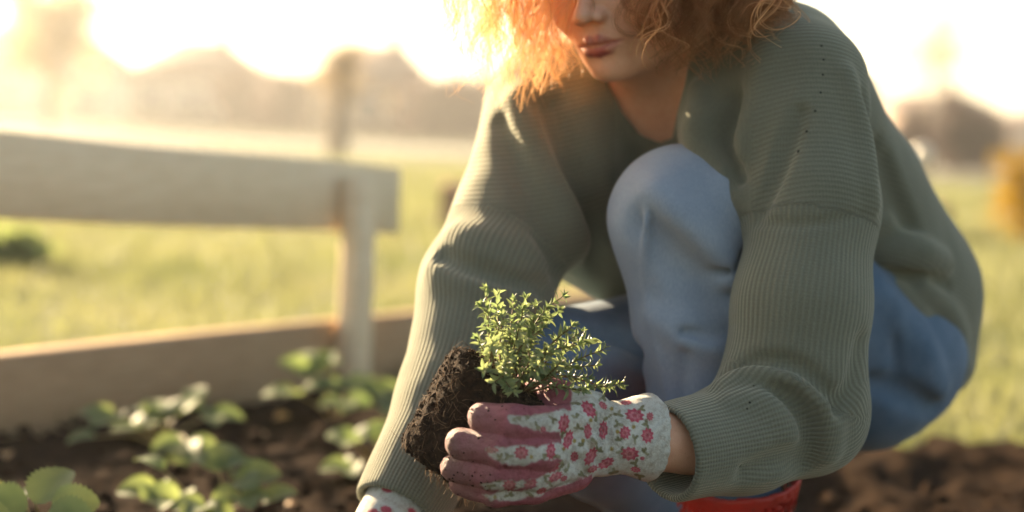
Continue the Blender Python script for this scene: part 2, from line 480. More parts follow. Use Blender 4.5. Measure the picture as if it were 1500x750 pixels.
# ------------------------------------------------------------------ houses, trees and shrubs behind
def house(px0, px1, d, htop, heave, label, wallmat, roofmat, hip=.35, wins=3, depth=7):
    c = GD((px0 + px1) / 2, d); wdt = (px1 - px0) / FPX * d
    h = thing('house', c * [1, 1, 0], label, 'house', 'houses beyond the lawn')
    c = c * [1, 1, 0]; X_ = np.array([1.0, 0, 0]); Y_ = np.array([0, 1.0, 0]); Z_ = np.array([0, 0, 1.0])
    m = MB(); m.box(c + Z_ * heave / 2 + Y_ * depth / 2, X_ * wdt / 2 * .94, Y_ * depth / 2, Z_ * heave / 2); m.build('wall', wallmat, h)
    o_ = .35; hw = wdt / 2; rw = hw * (1 - hip * 2)
    e = [(-hw, -o_, heave), (hw, -o_, heave), (hw, depth + o_, heave), (-hw, depth + o_, heave), (-rw, depth / 2, htop), (rw, depth / 2, htop)]
    e2 = [(x, y, z - .18) for x, y, z in e[:4]]
    m = MB(); V = [c + np.array(q) for q in e + e2]
    m.raw(V, [(0, 1, 5, 4), (2, 3, 4, 5), (0, 6, 7, 1), (1, 7, 8, 2), (2, 8, 9, 3), (3, 9, 6, 0), (9, 8, 7, 6)])
    m.F3.append(np.array([(1, 2, 5), (3, 0, 4)])); rf = m.build('roof', roofmat, h)
    m = MB(); m.box(c + np.array([hw * .3, depth * .5, htop + .1]), X_ * .3, Y_ * .3, Z_ * .6); m.build('chimney', wallmat, rf)
    for k in range(wins):
        x = (k + .5) / wins * 2 - 1
        fz = heave * .52
        m = MB(); m.box(c + np.array([x * hw * .85, -.03, fz]), X_ * .6, Y_ * .05, Z_ * .7); wf = m.build('window', MAT['frame'], h)
        m = MB(); m.box(c + np.array([x * hw * .85, -.09, fz]), X_ * .5, Y_ * .012, Z_ * .6); m.build('pane', MAT['glass'], wf)
    m = MB(); m.box(c + np.array([hw * .55, -.04, 1.0]), X_ * .45, Y_ * .04, Z_ * 1.0); m.build('door', roofmat, h)
    return h
MAT['wall_pale'] = simple('pale_render', (.42, .36, .29), (.48, .41, .33), 1.5, .9, 0)
house(175, 385, 95, 5.2, 3.0, 'broad house with pale brown hipped roof and chimney beyond the lawn', MAT['wall_pale'], MAT['roof'])
house(435, 640, 80, 4.6, 2.6, 'brown brick house with a dark hipped roof behind the slim tree', MAT['brick'], MAT['roof'], .3)
house(600, 760, 105, 3.9, 3.0, 'low brown house with a shallow roof beside the brick house', MAT['brick'], MAT['roof'], .15)
house(-110, 190, 120, 6.4, 3.6, 'wide tall pale house with high ridge at the sunny edge of the lawn', MAT['wall_pale'], MAT['roof'], .25, 4)
house(1318, 1462, 80, 3.3, 2.5, 'small dark brown house with flat ridge near the golden shrub', MAT['brick'], MAT['roof'], .12, 2)
house(1475, 1640, 110, 3.4, 2.5, 'low grey brown house at the far end behind the golden shrub', MAT['brick'], MAT['roof'], .2, 2)

def leafcloud(n, c, rad, size, seed, shape=1.0):
    r = np.random.default_rng(seed)
    v = r.normal(size=(n, 3)); v /= np.linalg.norm(v, axis=1)[:, None]
    q = v * (r.random(n) ** .45)[:, None]
    lump = 1 + .22 * np.sin(q[:, 0] * 5 + seed) * np.sin(q[:, 2] * 6 + 1) + .15 * np.sin(q[:, 1] * 9)
    p = np.asarray(c) + q * lump[:, None] * np.asarray(rad)
    a = r.normal(size=(n, 3)); a /= np.linalg.norm(a, axis=1)[:, None]
    b = np.cross(a, r.normal(size=(n, 3))); b /= np.linalg.norm(b, axis=1)[:, None]
    s = size * (.5 + r.random(n))[:, None]
    V = np.stack([p - a * s, p + b * s * .5, p + a * s, p - b * s * .5], 1).reshape(-1, 3)
    return V, (np.arange(n) * 4)[:, None] + np.arange(4)
def tree(name, base, h, spread, label, cat, leafn, leafs, lmat, tmat, tr=.1, seed=0, group=None, first=.35):
    t = thing(name, base, label, cat, group); r = np.random.default_rng(seed); base = np.asarray(base, float)
    m = MB(); pts = [base + np.array([.05 * h * math.sin(k * .9 + seed) * .2, 0, h * k / 6]) for k in range(7)]
    m.tube(pts, np.linspace(tr, tr * .25, 7), 8); m.build('trunk', tmat, t, True)
    m = MB(); tips = []
    for k in range(16):
        z = h * (first + (1 - first) * .85 * r.random()); a = r.random() * 6.28; L = spread * (.5 + .5 * r.random()) * (1.2 - .6 * z / h)
        p0 = base + np.array([0, 0, z]); p1 = p0 + np.array([math.cos(a) * L * .5, math.sin(a) * L * .5, L * .35]); p2 = p0 + np.array([math.cos(a) * L, math.sin(a) * L, L * .8])
        m.tube(catmull([p0, p1, p2], 4), np.linspace(tr * .35, tr * .08, 9), 5); tips.append(p2); tips.append(p1)
        for q in range(3):
            e = p1 + r.normal(size=3) * L * .45 + np.array([0, 0, L * .25]); m.tube([p1, (p1 + e) / 2 + r.normal(size=3) * .05 * L, e], [tr * .12, tr * .08, tr * .04], 4); tips.append(e)
    m.build('branches', tmat, t, True)
    if leafn:
        Vs, Fs, k = [], [], 0
        for i, p in enumerate(tips):
            V, F = leafcloud(leafn // len(tips), p, [spread * .28] * 3, leafs, seed * 100 + i); Vs.append(V); Fs.append(F + k); k += len(V)
        add('crown', np.concatenate(Vs), np.concatenate(Fs), lmat, t, False)
    return t
tree('tree', GD(494, 32) * [1, 1, 0], 2.05, .7, 'slim bare tree with upright brown trunk in front of the brick house', 'tree', 900, .04, MAT['budleaf'], MAT['twig'], .22, 3)
tree('tree', GD(1362, 70) * [1, 1, 0], 6.2, 2.2, 'pale thin spring tree rising above the small dark brown house', 'tree', 1500, .07, MAT['budleaf'], MAT['twig'], .10, 5)
tree('tree', GD(70, 75) * [1, 1, 0], 5.4, 3.0, 'broad pale tree in front of the wide tall house', 'tree', 4200, .14, MAT['budleaf'], MAT['bark'], .2, 8)
tree('tree', GD(1250, 100) * [1, 1, 0], 4.2, 2.0, 'hazy round tree farther off beside the small dark brown house', 'tree', 3000, .12, MAT['budleaf'], MAT['twig'], .12, 11)
def shrub(name, base, rad, label, cat, n, size, mat, seed, group=None):
    base = np.asarray(base, float); t = thing(name, base, label, cat, group); r = np.random.default_rng(seed)
    m = MB()
    for k in range(9):
        a = k * .7; e = base + np.array([math.cos(a) * rad[0] * .6, math.sin(a) * rad[1] * .6, rad[2] * 1.5])
        m.tube([base, (base + e) / 2 + r.normal(size=3) * .03, e], [.012, .009, .004], 5)
    m.build('stem', MAT['twig'], t, True)
    V, F = leafcloud(n, base + np.array([0, 0, rad[2]]), rad, size, seed); add('foliage', V, F, mat, t, False)
    return t
shrub('shrub', GD(1522, 10.7) * [1, 1, 0], (.31, .31, .30), 'round golden orange shrub growing on the lawn', 'shrub', 5000, .022, MAT['gold'], 21)
for k, (px, d, w_, h_) in enumerate([(1338, 41, .62, .72), (1400, 39, .66, .93), (1440, 42, .60, .80)]):
    shrub('shrub', GD(px, d) * [1, 1, 0], (w_, w_, h_), ['low rust brown bush at the foot of the house near the pale thin tree', 'taller rust brown bush between two lower bushes by the dark house', 'rust brown bush nearest to the golden shrub by the dark house'][k], 'bush', 4500, .055, MAT['rust'], 30 + k, 'rust bushes by the house')
for k, (px, d, w_, h_) in enumerate([(372, 88, 2.0, 1.75), (430, 84, 1.9, 1.55), (655, 76, 2.2, 1.5)]):
    shrub('shrub', GD(px, d) * [1, 1, 0], (w_, w_, h_), ['big round brown bush beside the broad pale roofed house', 'big round brown bush behind the slim bare tree', 'wide brown bush at the corner of the low brown house'][k], 'bush', 4500, .16, MAT['rust'], 50 + k, 'brown bushes between the houses')
shrub('grass_tuft', GD(18, 6.0) * [1, 1, 0], (.12, .12, .07), 'dark green leafy tuft in the lawn behind the rail', 'tuft', 1800, .02, MAT['leaf'], 41)
t = thing('glint_stand_in', GD(1350, 12) * [1, 1, 0], 'made-up pale ball on a thin dark support standing in for a round blurred glint', 'glint stand-in')  # ball and its support are added; pale colour stands in for a blurred glint
gc = P(1350, 228, 12); u_, v_ = np.meshgrid(np.linspace(0, 2 * math.pi, 25)[:-1], np.linspace(0, math.pi, 13)); q = np.stack([np.cos(u_) * np.sin(v_), np.sin(u_) * np.sin(v_), np.cos(v_)], -1).reshape(-1, 3) * .075 + gc
ii, jj = np.meshgrid(np.arange(12), np.arange(24), indexing='ij'); add('glint_ball', q, np.stack([ii * 24 + jj, (ii + 1) * 24 + jj, (ii + 1) * 24 + (jj + 1) % 24, ii * 24 + (jj + 1) % 24], -1).reshape(-1, 4), simple('glint_cream', (.75, .66, .52), (.8, .7, .56), 4, .3, 0, .5), t)
m = MB(); m.tube([gc * [1, 1, 0] - [0, 0, .05], gc - [0, 0, .07]], [.008, .008], 6); m.build('added_stake', MAT['bark'], t)
# planter boxes on the lawn
def planter(px, d, wd, hg, label):
    c = GD(px, d) * [1, 1, 0]; t = thing('planter_box', c, label, 'planter box', 'timber planter boxes on the lawn')
    for k, (ox, oy, ax, ay) in enumerate([(0, 0, wd / 2, .015), (0, .6, wd / 2, .015), (-wd / 2 + .015, .3, .015, .284), (wd / 2 - .015, .3, .015, .284)]):
        for zz in range(2):
            m = MB(); m.box(c + np.array([ox, oy, hg * (zz + .5) / 2]), [ax, 0, 0], [0, ay, 0], [0, 0, hg / 4 - .002]); m.build('board', MAT['redwood'], t)
    m = MB(); m.box(c + np.array([0, .3, hg * .42]), [wd / 2 - .031, 0, 0], [0, .284, 0], [0, 0, hg * .42]); m.build('soil_fill', MAT['soil'], t)
MAT['redwood'] = simple('red_timber', (.30, .17, .10), (.38, .23, .14), 10, .8, 0)
planter(740, 9.2, .72, .26, 'reddish timber planter box on the lawn behind the bent arm')
planter(1330, 10.5, .5, .22, 'small reddish timber planter box on the lawn behind the sweater back')
# path
pth = add('path', [(-60, 41, -.004), (80, 44, -.004), (80, 51, -.004), (-60, 48, -.004)], np.array([[0, 1, 2, 3]]), MAT['road'], smooth=False); tag(pth, kind='structure')

# ------------------------------------------------------------------ the person
MAT['red'] = simple('red_rubber', (.30, .026, .018), (.47, .03, .02), 26, .5, .0006, .4)
MAT['sole'] = simple('boot_sole', (.03, .028, .025), (.05, .045, .04), 40, .8, 0)
def skin_mat():
    m, nt, nd, L, b = newmat('skin')
    f = nz(nt, 60, 6, .7); base = ramp(nt, f, [(.3, (.66, .325, .20)), (.7, (.75, .41, .265))])
    at = N(nt, 'ShaderNodeAttribute', attribute_name='lip')
    mx = N(nt, 'ShaderNodeMix', data_type='RGBA'); L.new(at.outputs['Fac'], mx.inputs[0]); L.new(base, mx.inputs[6]); mx.inputs[7].default_value = (.36, .065, .05, 1)
    # freckles
    v = N(nt, 'ShaderNodeTexVoronoi'); v.inputs['Scale'].default_value = 260; g = N(nt, 'ShaderNodeNewGeometry'); L.new(g.outputs['Position'], v.inputs['Vector'])
    fr = ramp(nt, v.outputs['Distance'], [(.12, (.78, .70, .66)), (.3, (1, 1, 1))])
    mm = N(nt, 'ShaderNodeMix', data_type='RGBA', blend_type='MULTIPLY'); mm.inputs[0].default_value = .3; L.new(mx.outputs[2], mm.inputs[6]); L.new(fr, mm.inputs[7])
    L.new(mm.outputs[2], b.inputs['Base Color'])
    b.inputs['Roughness'].default_value = .48; b.inputs['Subsurface Weight'].default_value = .25; b.inputs['Subsurface Radius'].default_value = (.012, .005, .003); b.inputs['Subsurface Scale'].default_value = .5
    L.new(bump(nt, nz(nt, 900, 3), .0004), b.inputs['Normal'])
    return m
MAT['skin'] = skin_mat()
def sweater_mat():
    m, nt, nd, L, b = newmat('green_knit')
    a1 = N(nt, 'ShaderNodeAttribute', attribute_name='ang'); sx = N(nt, 'ShaderNodeSeparateXYZ'); L.new(a1.outputs['Vector'], sx.inputs[0])
    at = N(nt, 'ShaderNodeMath', operation='ARCTAN2'); L.new(sx.outputs[1], at.inputs[0]); L.new(sx.outputs[0], at.inputs[1])
    ph = N(nt, 'ShaderNodeMath', operation='MULTIPLY'); L.new(at.outputs[0], ph.inputs[0]); ph.inputs[1].default_value = 76
    st = N(nt, 'ShaderNodeAttribute', attribute_name='course')     # metres along the body's knit direction
    p2 = N(nt, 'ShaderNodeMath', operation='MULTIPLY'); L.new(st.outputs['Fac'], p2.inputs[0]); p2.inputs[1].default_value = 2 * math.pi / .0052
    md = N(nt, 'ShaderNodeAttribute', attribute_name='sleeve')
    mx = N(nt, 'ShaderNodeMix', data_type='FLOAT'); L.new(md.outputs['Fac'], mx.inputs[0])
    s1 = N(nt, 'ShaderNodeMath', operation='SINE'); L.new(ph.outputs[0], s1.inputs[0])
    s2 = N(nt, 'ShaderNodeMath', operation='SINE'); L.new(p2.outputs[0], s2.inputs[0])
    s2b = N(nt, 'ShaderNodeMath', operation='MULTIPLY'); L.new(s2.outputs[0], s2b.inputs[0]); s2b.inputs[1].default_value = .6
    L.new(s2b.outputs[0], mx.inputs[2]); L.new(s1.outputs[0], mx.inputs[3])
    # stitches across the ribs
    ct = N(nt, 'ShaderNodeAttribute', attribute_name='along'); c2 = N(nt, 'ShaderNodeMath', operation='MULTIPLY'); L.new(ct.outputs['Fac'], c2.inputs[0]); c2.inputs[1].default_value = 2 * math.pi / .0032
    s3 = N(nt, 'ShaderNodeMath', operation='SINE'); L.new(c2.outputs[0], s3.inputs[0])
    hh_ = N(nt, 'ShaderNodeMath', operation='MULTIPLY_ADD'); L.new(s3.outputs[0], hh_.inputs[0]); hh_.inputs[1].default_value = .22; L.new(mx.outputs[0], hh_.inputs[2])
    col = ramp(nt, nz(nt, 9, 3), [(.3, (.146, .144, .100)), (.7, (.180, .175, .126))])
    rib = ramp(nt, mx.outputs[0], [(0.0, (.70, .70, .70)), (.8, (1, 1, 1))])
    fz = ramp(nt, nz(nt, 700, 2), [(.3, (.82, .82, .82)), (.7, (1.1, 1.1, 1.1))])
    mm = N(nt, 'ShaderNodeMix', data_type='RGBA', blend_type='MULTIPLY'); mm.inputs[0].default_value = .55; L.new(col, mm.inputs[6]); L.new(rib, mm.inputs[7])
    m2 = N(nt, 'ShaderNodeMix', data_type='RGBA', blend_type='MULTIPLY'); m2.inputs[0].default_value = 1; L.new(mm.outputs[2], m2.inputs[6]); L.new(fz, m2.inputs[7])
    L.new(m2.outputs[2], b.inputs['Base Color'])
    b.inputs['Roughness'].default_value = .9; b.inputs['Specular IOR Level'].default_value = .15
    b.inputs['Sheen Weight'].default_value = .4; b.inputs['Sheen Roughness'].default_value = .5; b.inputs['Sheen Tint'].default_value = (.9, .88, .7, 1)
    nb = bump(nt, hh_.outputs[0], .00055, .8)
    L.new(bump(nt, nz(nt, 1100, 2), .0006, .6, nb), b.inputs['Normal'])
    return m
MAT['knit'] = sweater_mat()
def denim_mat():
    m, nt, nd, L, b = newmat('denim')
    f = nz(nt, 16, 7, .68); c = ramp(nt, f, [(.32, (.06, .115, .175)), (.68, (.12, .18, .25))])
    fade = N(nt, 'ShaderNodeAttribute', attribute_name='fade')
    mx = N(nt, 'ShaderNodeMix', data_type='RGBA'); L.new(fade.outputs['Fac'], mx.inputs[0]); L.new(c, mx.inputs[6]); fc = ramp(nt, nz(nt, 14, 4, .55), [(.3, (.21, .255, .31)), (.7, (.28, .325, .375))]); L.new(fc, mx.inputs[7])
    gg = N(nt, 'ShaderNodeNewGeometry'); vv = N(nt, 'ShaderNodeVectorMath', operation='MULTIPLY'); L.new(gg.outputs['Position'], vv.inputs[0]); vv.inputs[1].default_value = (1, 1, .16)
    w_ = ramp(nt, nz(nt, 900, 4, .7, vv.outputs[0]), [(.3, (.80, .81, .84)), (.7, (1.12, 1.11, 1.10))])
    m2 = N(nt, 'ShaderNodeMix', data_type='RGBA', blend_type='MULTIPLY'); m2.inputs[0].default_value = 1; L.new(mx.outputs[2], m2.inputs[6]); L.new(w_, m2.inputs[7])
    L.new(m2.outputs[2], b.inputs['Base Color']); b.inputs['Roughness'].default_value = .85; b.inputs['Specular IOR Level'].default_value = .2
    b.inputs['Sheen Weight'].default_value = .15
    n1 = bump(nt, nz(nt, 40, 4), .0012, .6)
    L.new(bump(nt, nz(nt, 1500, 2), .0005, .7, n1), b.inputs['Normal'])
    return m
MAT['denim'] = denim_mat()
def glove_mat():
    m, nt, nd, L, b = newmat('glove')
    a = N(nt, 'ShaderNodeAttribute', attribute_name='print')
    d = ramp(nt, nz(nt, 160, 5, .7), [(.46, (1, 1, 1)), (.68, (.58, .47, .36))])
    g = N(nt, 'ShaderNodeAttribute', attribute_name='rubber')
    mm = N(nt, 'ShaderNodeMix', data_type='RGBA', blend_type='MULTIPLY'); mm.inputs[0].default_value = .7; L.new(a.outputs['Color'], mm.inputs[6]); L.new(d, mm.inputs[7])
    L.new(mm.outputs[2], b.inputs['Base Color'])
    rg = N(nt, 'ShaderNodeMapRange'); L.new(g.outputs['Fac'], rg.inputs[0]); rg.inputs[3].default_value = .85; rg.inputs[4].default_value = .55
    L.new(rg.outputs[0], b.inputs['Roughness']); b.inputs['Specular IOR Level'].default_value = .35
    n1 = bump(nt, nz(nt, 520, 6, .75), .0045, 1.0)
    L.new(bump(nt, nz(nt, 1600, 2), .0005, .7, n1), b.inputs['Normal'])
    return m
MAT['glove'] = glove_mat()
def hair_mat():
    m, nt, nd, L, b = newmat('ginger_hair')
    at = N(nt, 'ShaderNodeAttribute', attribute_name='tone')
    c = ramp(nt, at.outputs['Fac'], [(0, (.28, .13, .05)), (.5, (.48, .265, .115)), (1, (.68, .45, .24))])
    L.new(c, b.inputs['Base Color']); b.inputs['Roughness'].default_value = .38; b.inputs['Specular IOR Level'].default_value = .6
    t = N(nt, 'ShaderNodeBsdfTranslucent'); hs = N(nt, 'ShaderNodeHueSaturation'); hs.inputs['Value'].default_value = 1.9; hs.inputs['Saturation'].default_value = .72; L.new(c, hs.inputs['Color']); L.new(hs.outputs[0], t.inputs[0])
    ms = N(nt, 'ShaderNodeMixShader'); ms.inputs[0].default_value = .6; L.new(b.outputs[0], ms.inputs[1]); L.new(t.outputs[0], ms.inputs[2])
    tp = N(nt, 'ShaderNodeBsdfTransparent'); tp.inputs[0].default_value = (.97, .78, .50, 1)
    m3 = N(nt, 'ShaderNodeMixShader'); m3.inputs[0].default_value = .32; L.new(ms.outputs[0], m3.inputs[1]); L.new(tp.outputs[0], m3.inputs[2])
    L.new(m3.outputs[0], nd['Material Output'].inputs[0])
    return m
MAT['hair'] = hair_mat()

hip_c = P(1200, 480, 2.1)
person = thing('person', hip_c * [1, 1, 0], 'person in green knit sweater and blue jeans crouching and holding a plant', 'person')

# ---- sweater shapes (px, py, depth, radius)
ARM_L = [(1175, 125, 1.755, .068), (1192, 300, 1.71, .0625), (1173, 450, 1.685, .066), (1163, 560, 1.68, .068), (1180, 605, 1.69, .056)]
FORE_L = [(1178, 606, 1.69, .055), (1090, 639, 1.64, .052), (974, 664, 1.583, .0468)]
ARM_R = [(812, 170, 1.93, .078), (757, 330, 1.87, .068), (712, 420, 1.835, .069), (668, 590, 1.77, .060), (580, 750, 1.695, .045)]
THIGH_L = [(1000, 322, 1.775, .074), (1120, 395, 1.93, .088), (1262, 505, 2.07, .110)]
BUTT = [(1258, 540, 2.07, .094), (1305, 525, 2.10, .082)]
SHIN_L = [(1000, 322, 1.775, .074), (1026, 480, 1.785, .067), (1050, 600, 1.79, .066), (1072, 720, 1.80, .052)]
THIGH_R = [(1160, 500, 2.13, .10), (805, 548, 1.85, .068)]
SHIN_R = [(805, 548, 1.85, .068), (880, 660, 2.02, .055), (960, 735, 2.16, .048)]
def torso(p):
    d = chain(p, [(1140, 110, 1.83, .080), (1000, 125, 1.96, .10), (830, 165, 1.95, .075)], .05)
    d = smin(d, chain(p, [(1010, 140, 2.0, .12), (1100, 290, 2.08, .135), (1235, 400, 2.12, .135)], .05), .06)
    d = smin(d, chain(p, [(1158, 175, 1.93, .100), (1225, 300, 2.03, .095), (1290, 430, 2.12, .10)], .05), .05)
    d = smin(d, chain(p, [(860, 230, 1.97, .075), (872, 325, 1.99, .066), (928, 392, 1.99, .050)], .05), .06)
    # part of the front that slides over the raised knee
    d = smin(d, chain(p, [(1075, 110, 1.83, .065), (1062, 195, 1.775, .042), (1090, 250, 1.752, .032), (1118, 300, 1.735, .026)], .03), .04)
    return d
def drape(p):
    return chain(p, [(1262, 400, 2.05, .092), (1325, 440, 2.12, .082), (1352, 505, 2.13, .055), (1385, 540, 2.13, .024)], .05)
def sweater_full(p):
    d = torso(p)
    d = smin(d, chain(p, ARM_L), .035)
    d = smin(d, chain(p, FORE_L), .03)
    d = smin(d, chain(p, ARM_R), .04)
    d = smin(d, drape(p), .04)
    return d
SW_STROKES = [
    # right (image left) sleeve: soft rolls
    (+1, [(645, 396), (690, 414), (770, 440)], .016, .012, .02),
    (-1, [(650, 374), (700, 394), (790, 420)], .010, -.003, .016),
    (+1, [(675, 345), (720, 360), (790, 385)], .010, .012, .03),
    # crease between upper arm and chest, and soft hanging folds
    (-1, [(735, 175), (775, 270), (815, 390)], .014, -.002, .02),
    (+1, [(765, 150), (815, 260), (850, 380)], .016, .010, .03),
    (-1, [(805, 160), (845, 270), (878, 390)], .012, .000, .03),
    (+1, [(855, 170), (880, 260), (900, 340)], .014, .010, .03),
    # left sleeve: elbow folds
    (+1, [(1062, 570), (1110, 548), (1165, 556), (1205, 600), (1212, 660)], .016, .008, .014),
    (-1, [(1058, 552), (1110, 530), (1172, 538), (1222, 585)], .009, .001, .012),
    (-1, [(1090, 590), (1140, 580), (1178, 610), (1186, 660)], .010, .002, .014),
    (+1, [(1070, 592), (1120, 596), (1150, 640)], .012, .009, .014),
    (-1, [(1095, 690), (1150, 672), (1180, 680)], .010, .002, .016),
    (-1, [(1225, 600), (1250, 560), (1262, 500)], .008, .001, .016),
    # drop shoulder: long fold from neck to underarm and seam edge
    (+1, [(1130, 60), (1110, 160), (1082, 235), (1090, 285)], .018, .010, .02),
    (-1, [(1172, 165), (1142, 240), (1112, 312)], .011, .001, .010),
    (-1, [(1078, 150), (1062, 215), (1085, 262)], .012, .002, .018),
    (+1, [(1028, 130), (1022, 205), (1060, 250)], .012, .006, .016),
    (-1, [(1106, 326), (1190, 328), (1266, 315)], .0035, .000, .006),
    (-1, [(1262, 150), (1284, 220), (1298, 300)], .012, .001, .02),
    (+1, [(1236, 110), (1262, 200), (1278, 300)], .010, .004, .016),
    (-1, [(1300, 240), (1318, 300), (1345, 360)], .010, .001, .018),
    # hem roll over the hip
    (+1, [(1300, 372), (1335, 370), (1380, 384)], .022, .004, .012),
    (-1, [(1296, 402), (1330, 408), (1388, 422)], .012, -.003, .010),
    (+1, [(1290, 415), (1340, 452), (1385, 520), (1405, 556)], .012, .004, .012),
    (+1, [(1350, 420), (1395, 470), (1412, 540)], .012, .006, .014),
]
sw_strk = strokes_sdf(sweater_full, SW_STROKES)
NECK = [(872, 60), (888, 118), (912, 165), (938, 198), (966, 209), (985, 202), (992, 165), (1003, 125), (1015, 60), (1000, -60), (880, -60)]
def neck_cut(p):
    x, y, d = proj(p)
    s = polysdf(x, y, NECK) * d / FPX
    return np.maximum(s, d - 2.0)
cuffL = P(*FORE_L[-1][:3]); axL = cuffL - P(*FORE_L[-2][:3]); axL /= np.linalg.norm(axL)
cuffR = P(*ARM_R[-1][:3]); axR = cuffR - P(*ARM_R[-2][:3]); axR /= np.linalg.norm(axR)
neckA, neckB = P(948, 20, 1.84), P(985, 150, 1.99)
def sweater(p):
    d = sw_strk(p)
    d = d + .0018 * wob(p, 45, 3) + .0007 * wob(p, 120, 4)
    # cuffs: cut flat and bored out
    for c, ax, r in ((cuffL, axL, .0468), (cuffR, axR, .046)):
        q = (p - c) @ ax; near = np.linalg.norm(p - c, axis=1) < .12
        d = np.where(near, smax(d, q, .004), d)
        bore = np.maximum(cap(p, c - ax * .07, c + ax * .05, r - .010, r - .0055), -(q + .06))
        d = np.where(near, smax(d, -bore, .004), d)
    d = smax(d, -neck_cut(p), .005)
    d = np.maximum(d, -cap(p, neckA, neckB, .056, .056))
    return d
lo, hi = bbox_chain(ARM_L, FORE_L, ARM_R, [(1262, 400, 2.05, .09), (1385, 540, 2.13, .03), (1170, 165, 1.93, .105), (1100, 290, 2.08, .135)], pad=.03)
V, Fq = polygonize(sweater, lo, hi, .0036)
sw = add('sweater', V, Fq, MAT['knit'], person)
sw['label'] = 'loose sage green ribbed knit sweater'
# knit directions
def arm_attr(V, ch):
    c = catmull(np.array([P(*a[:3]) for a in ch]), 14)
    T, Nn, B = frames(c); L = np.concatenate([[0], np.cumsum(np.linalg.norm(np.diff(c, axis=0), axis=1))])
    best = np.full(len(V), 1e9); ix = np.zeros(len(V), int)
    for i in range(len(c)):
        dd = ((V - c[i]) ** 2).sum(1); m = dd < best; best[m] = dd[m]; ix[m] = i
    q = V - c[ix]
    return np.einsum('ij,ij->i', q, Nn[ix]), np.einsum('ij,ij->i', q, B[ix]), L[ix] + np.einsum('ij,ij->i', q, T[ix]), np.sqrt(best), L[-1]
lx, ly, lt, ld, lL = arm_attr(V, ARM_L[:-1] + FORE_L)
rx, ry, rt_, rd, rL = arm_attr(V, ARM_R)
px_, py_, pd_ = proj(V)
seamL = .154; seamR = .17
inL = (lt > seamL) & (ld < .098) & ((py_ < 430) | (px_ < 1290)); inR = (rt_ > seamR) & (rd < .105) & (px_ < 840)
sl = (inL | inR).astype(float)
ang = np.where(inL[:, None], np.stack([lx, ly, 0 * lx], -1), np.stack([rx, ry, 0 * rx], -1))
ang /= np.linalg.norm(ang, axis=1)[:, None] + 1e-9
axu = P(1192, 300, 1.71) - P(1180, 118, 1.755); axu /= np.linalg.norm(axu)
axt = P(900, 380, 1.95) - P(860, 180, 1.95); axt /= np.linalg.norm(axt)
wgt = np.clip((px_ - 900) / 200, 0, 1)[:, None]
axm = axu * wgt + axt * (1 - wgt)
course = np.einsum('ij,ij->i', V, axm) + .02 * np.sin((px_ - 1000) / 120)
attr(sw, 'ang', ang, 'FLOAT_VECTOR'); attr(sw, 'sleeve', sl); attr(sw, 'course', course)
attr(sw, 'along', np.where(inL, lt, np.where(inR, rt_, V @ np.array([1.0, .3, 0]))))
# eyelets beside the shoulder seam
for k, (x, y) in enumerate([(1203, 68), (1206, 88), (1205, 110), (1202, 136), (1194, 163), (1182, 193), (1170, 222), (1104, 566), (1098, 590), (1094, 599)]):
    d = trace(sweater, [x], [y])[0]; c = P(x, y, d + .0012); q = (IV * .0018); q = q + c
    if k == 0: MAT['hole'] = simple('eyelet_shadow', (.012, .012, .009), (.016, .016, .012), 100, 1, 0, 0)
    add('eyelet', q, IF, MAT['hole'], sw)

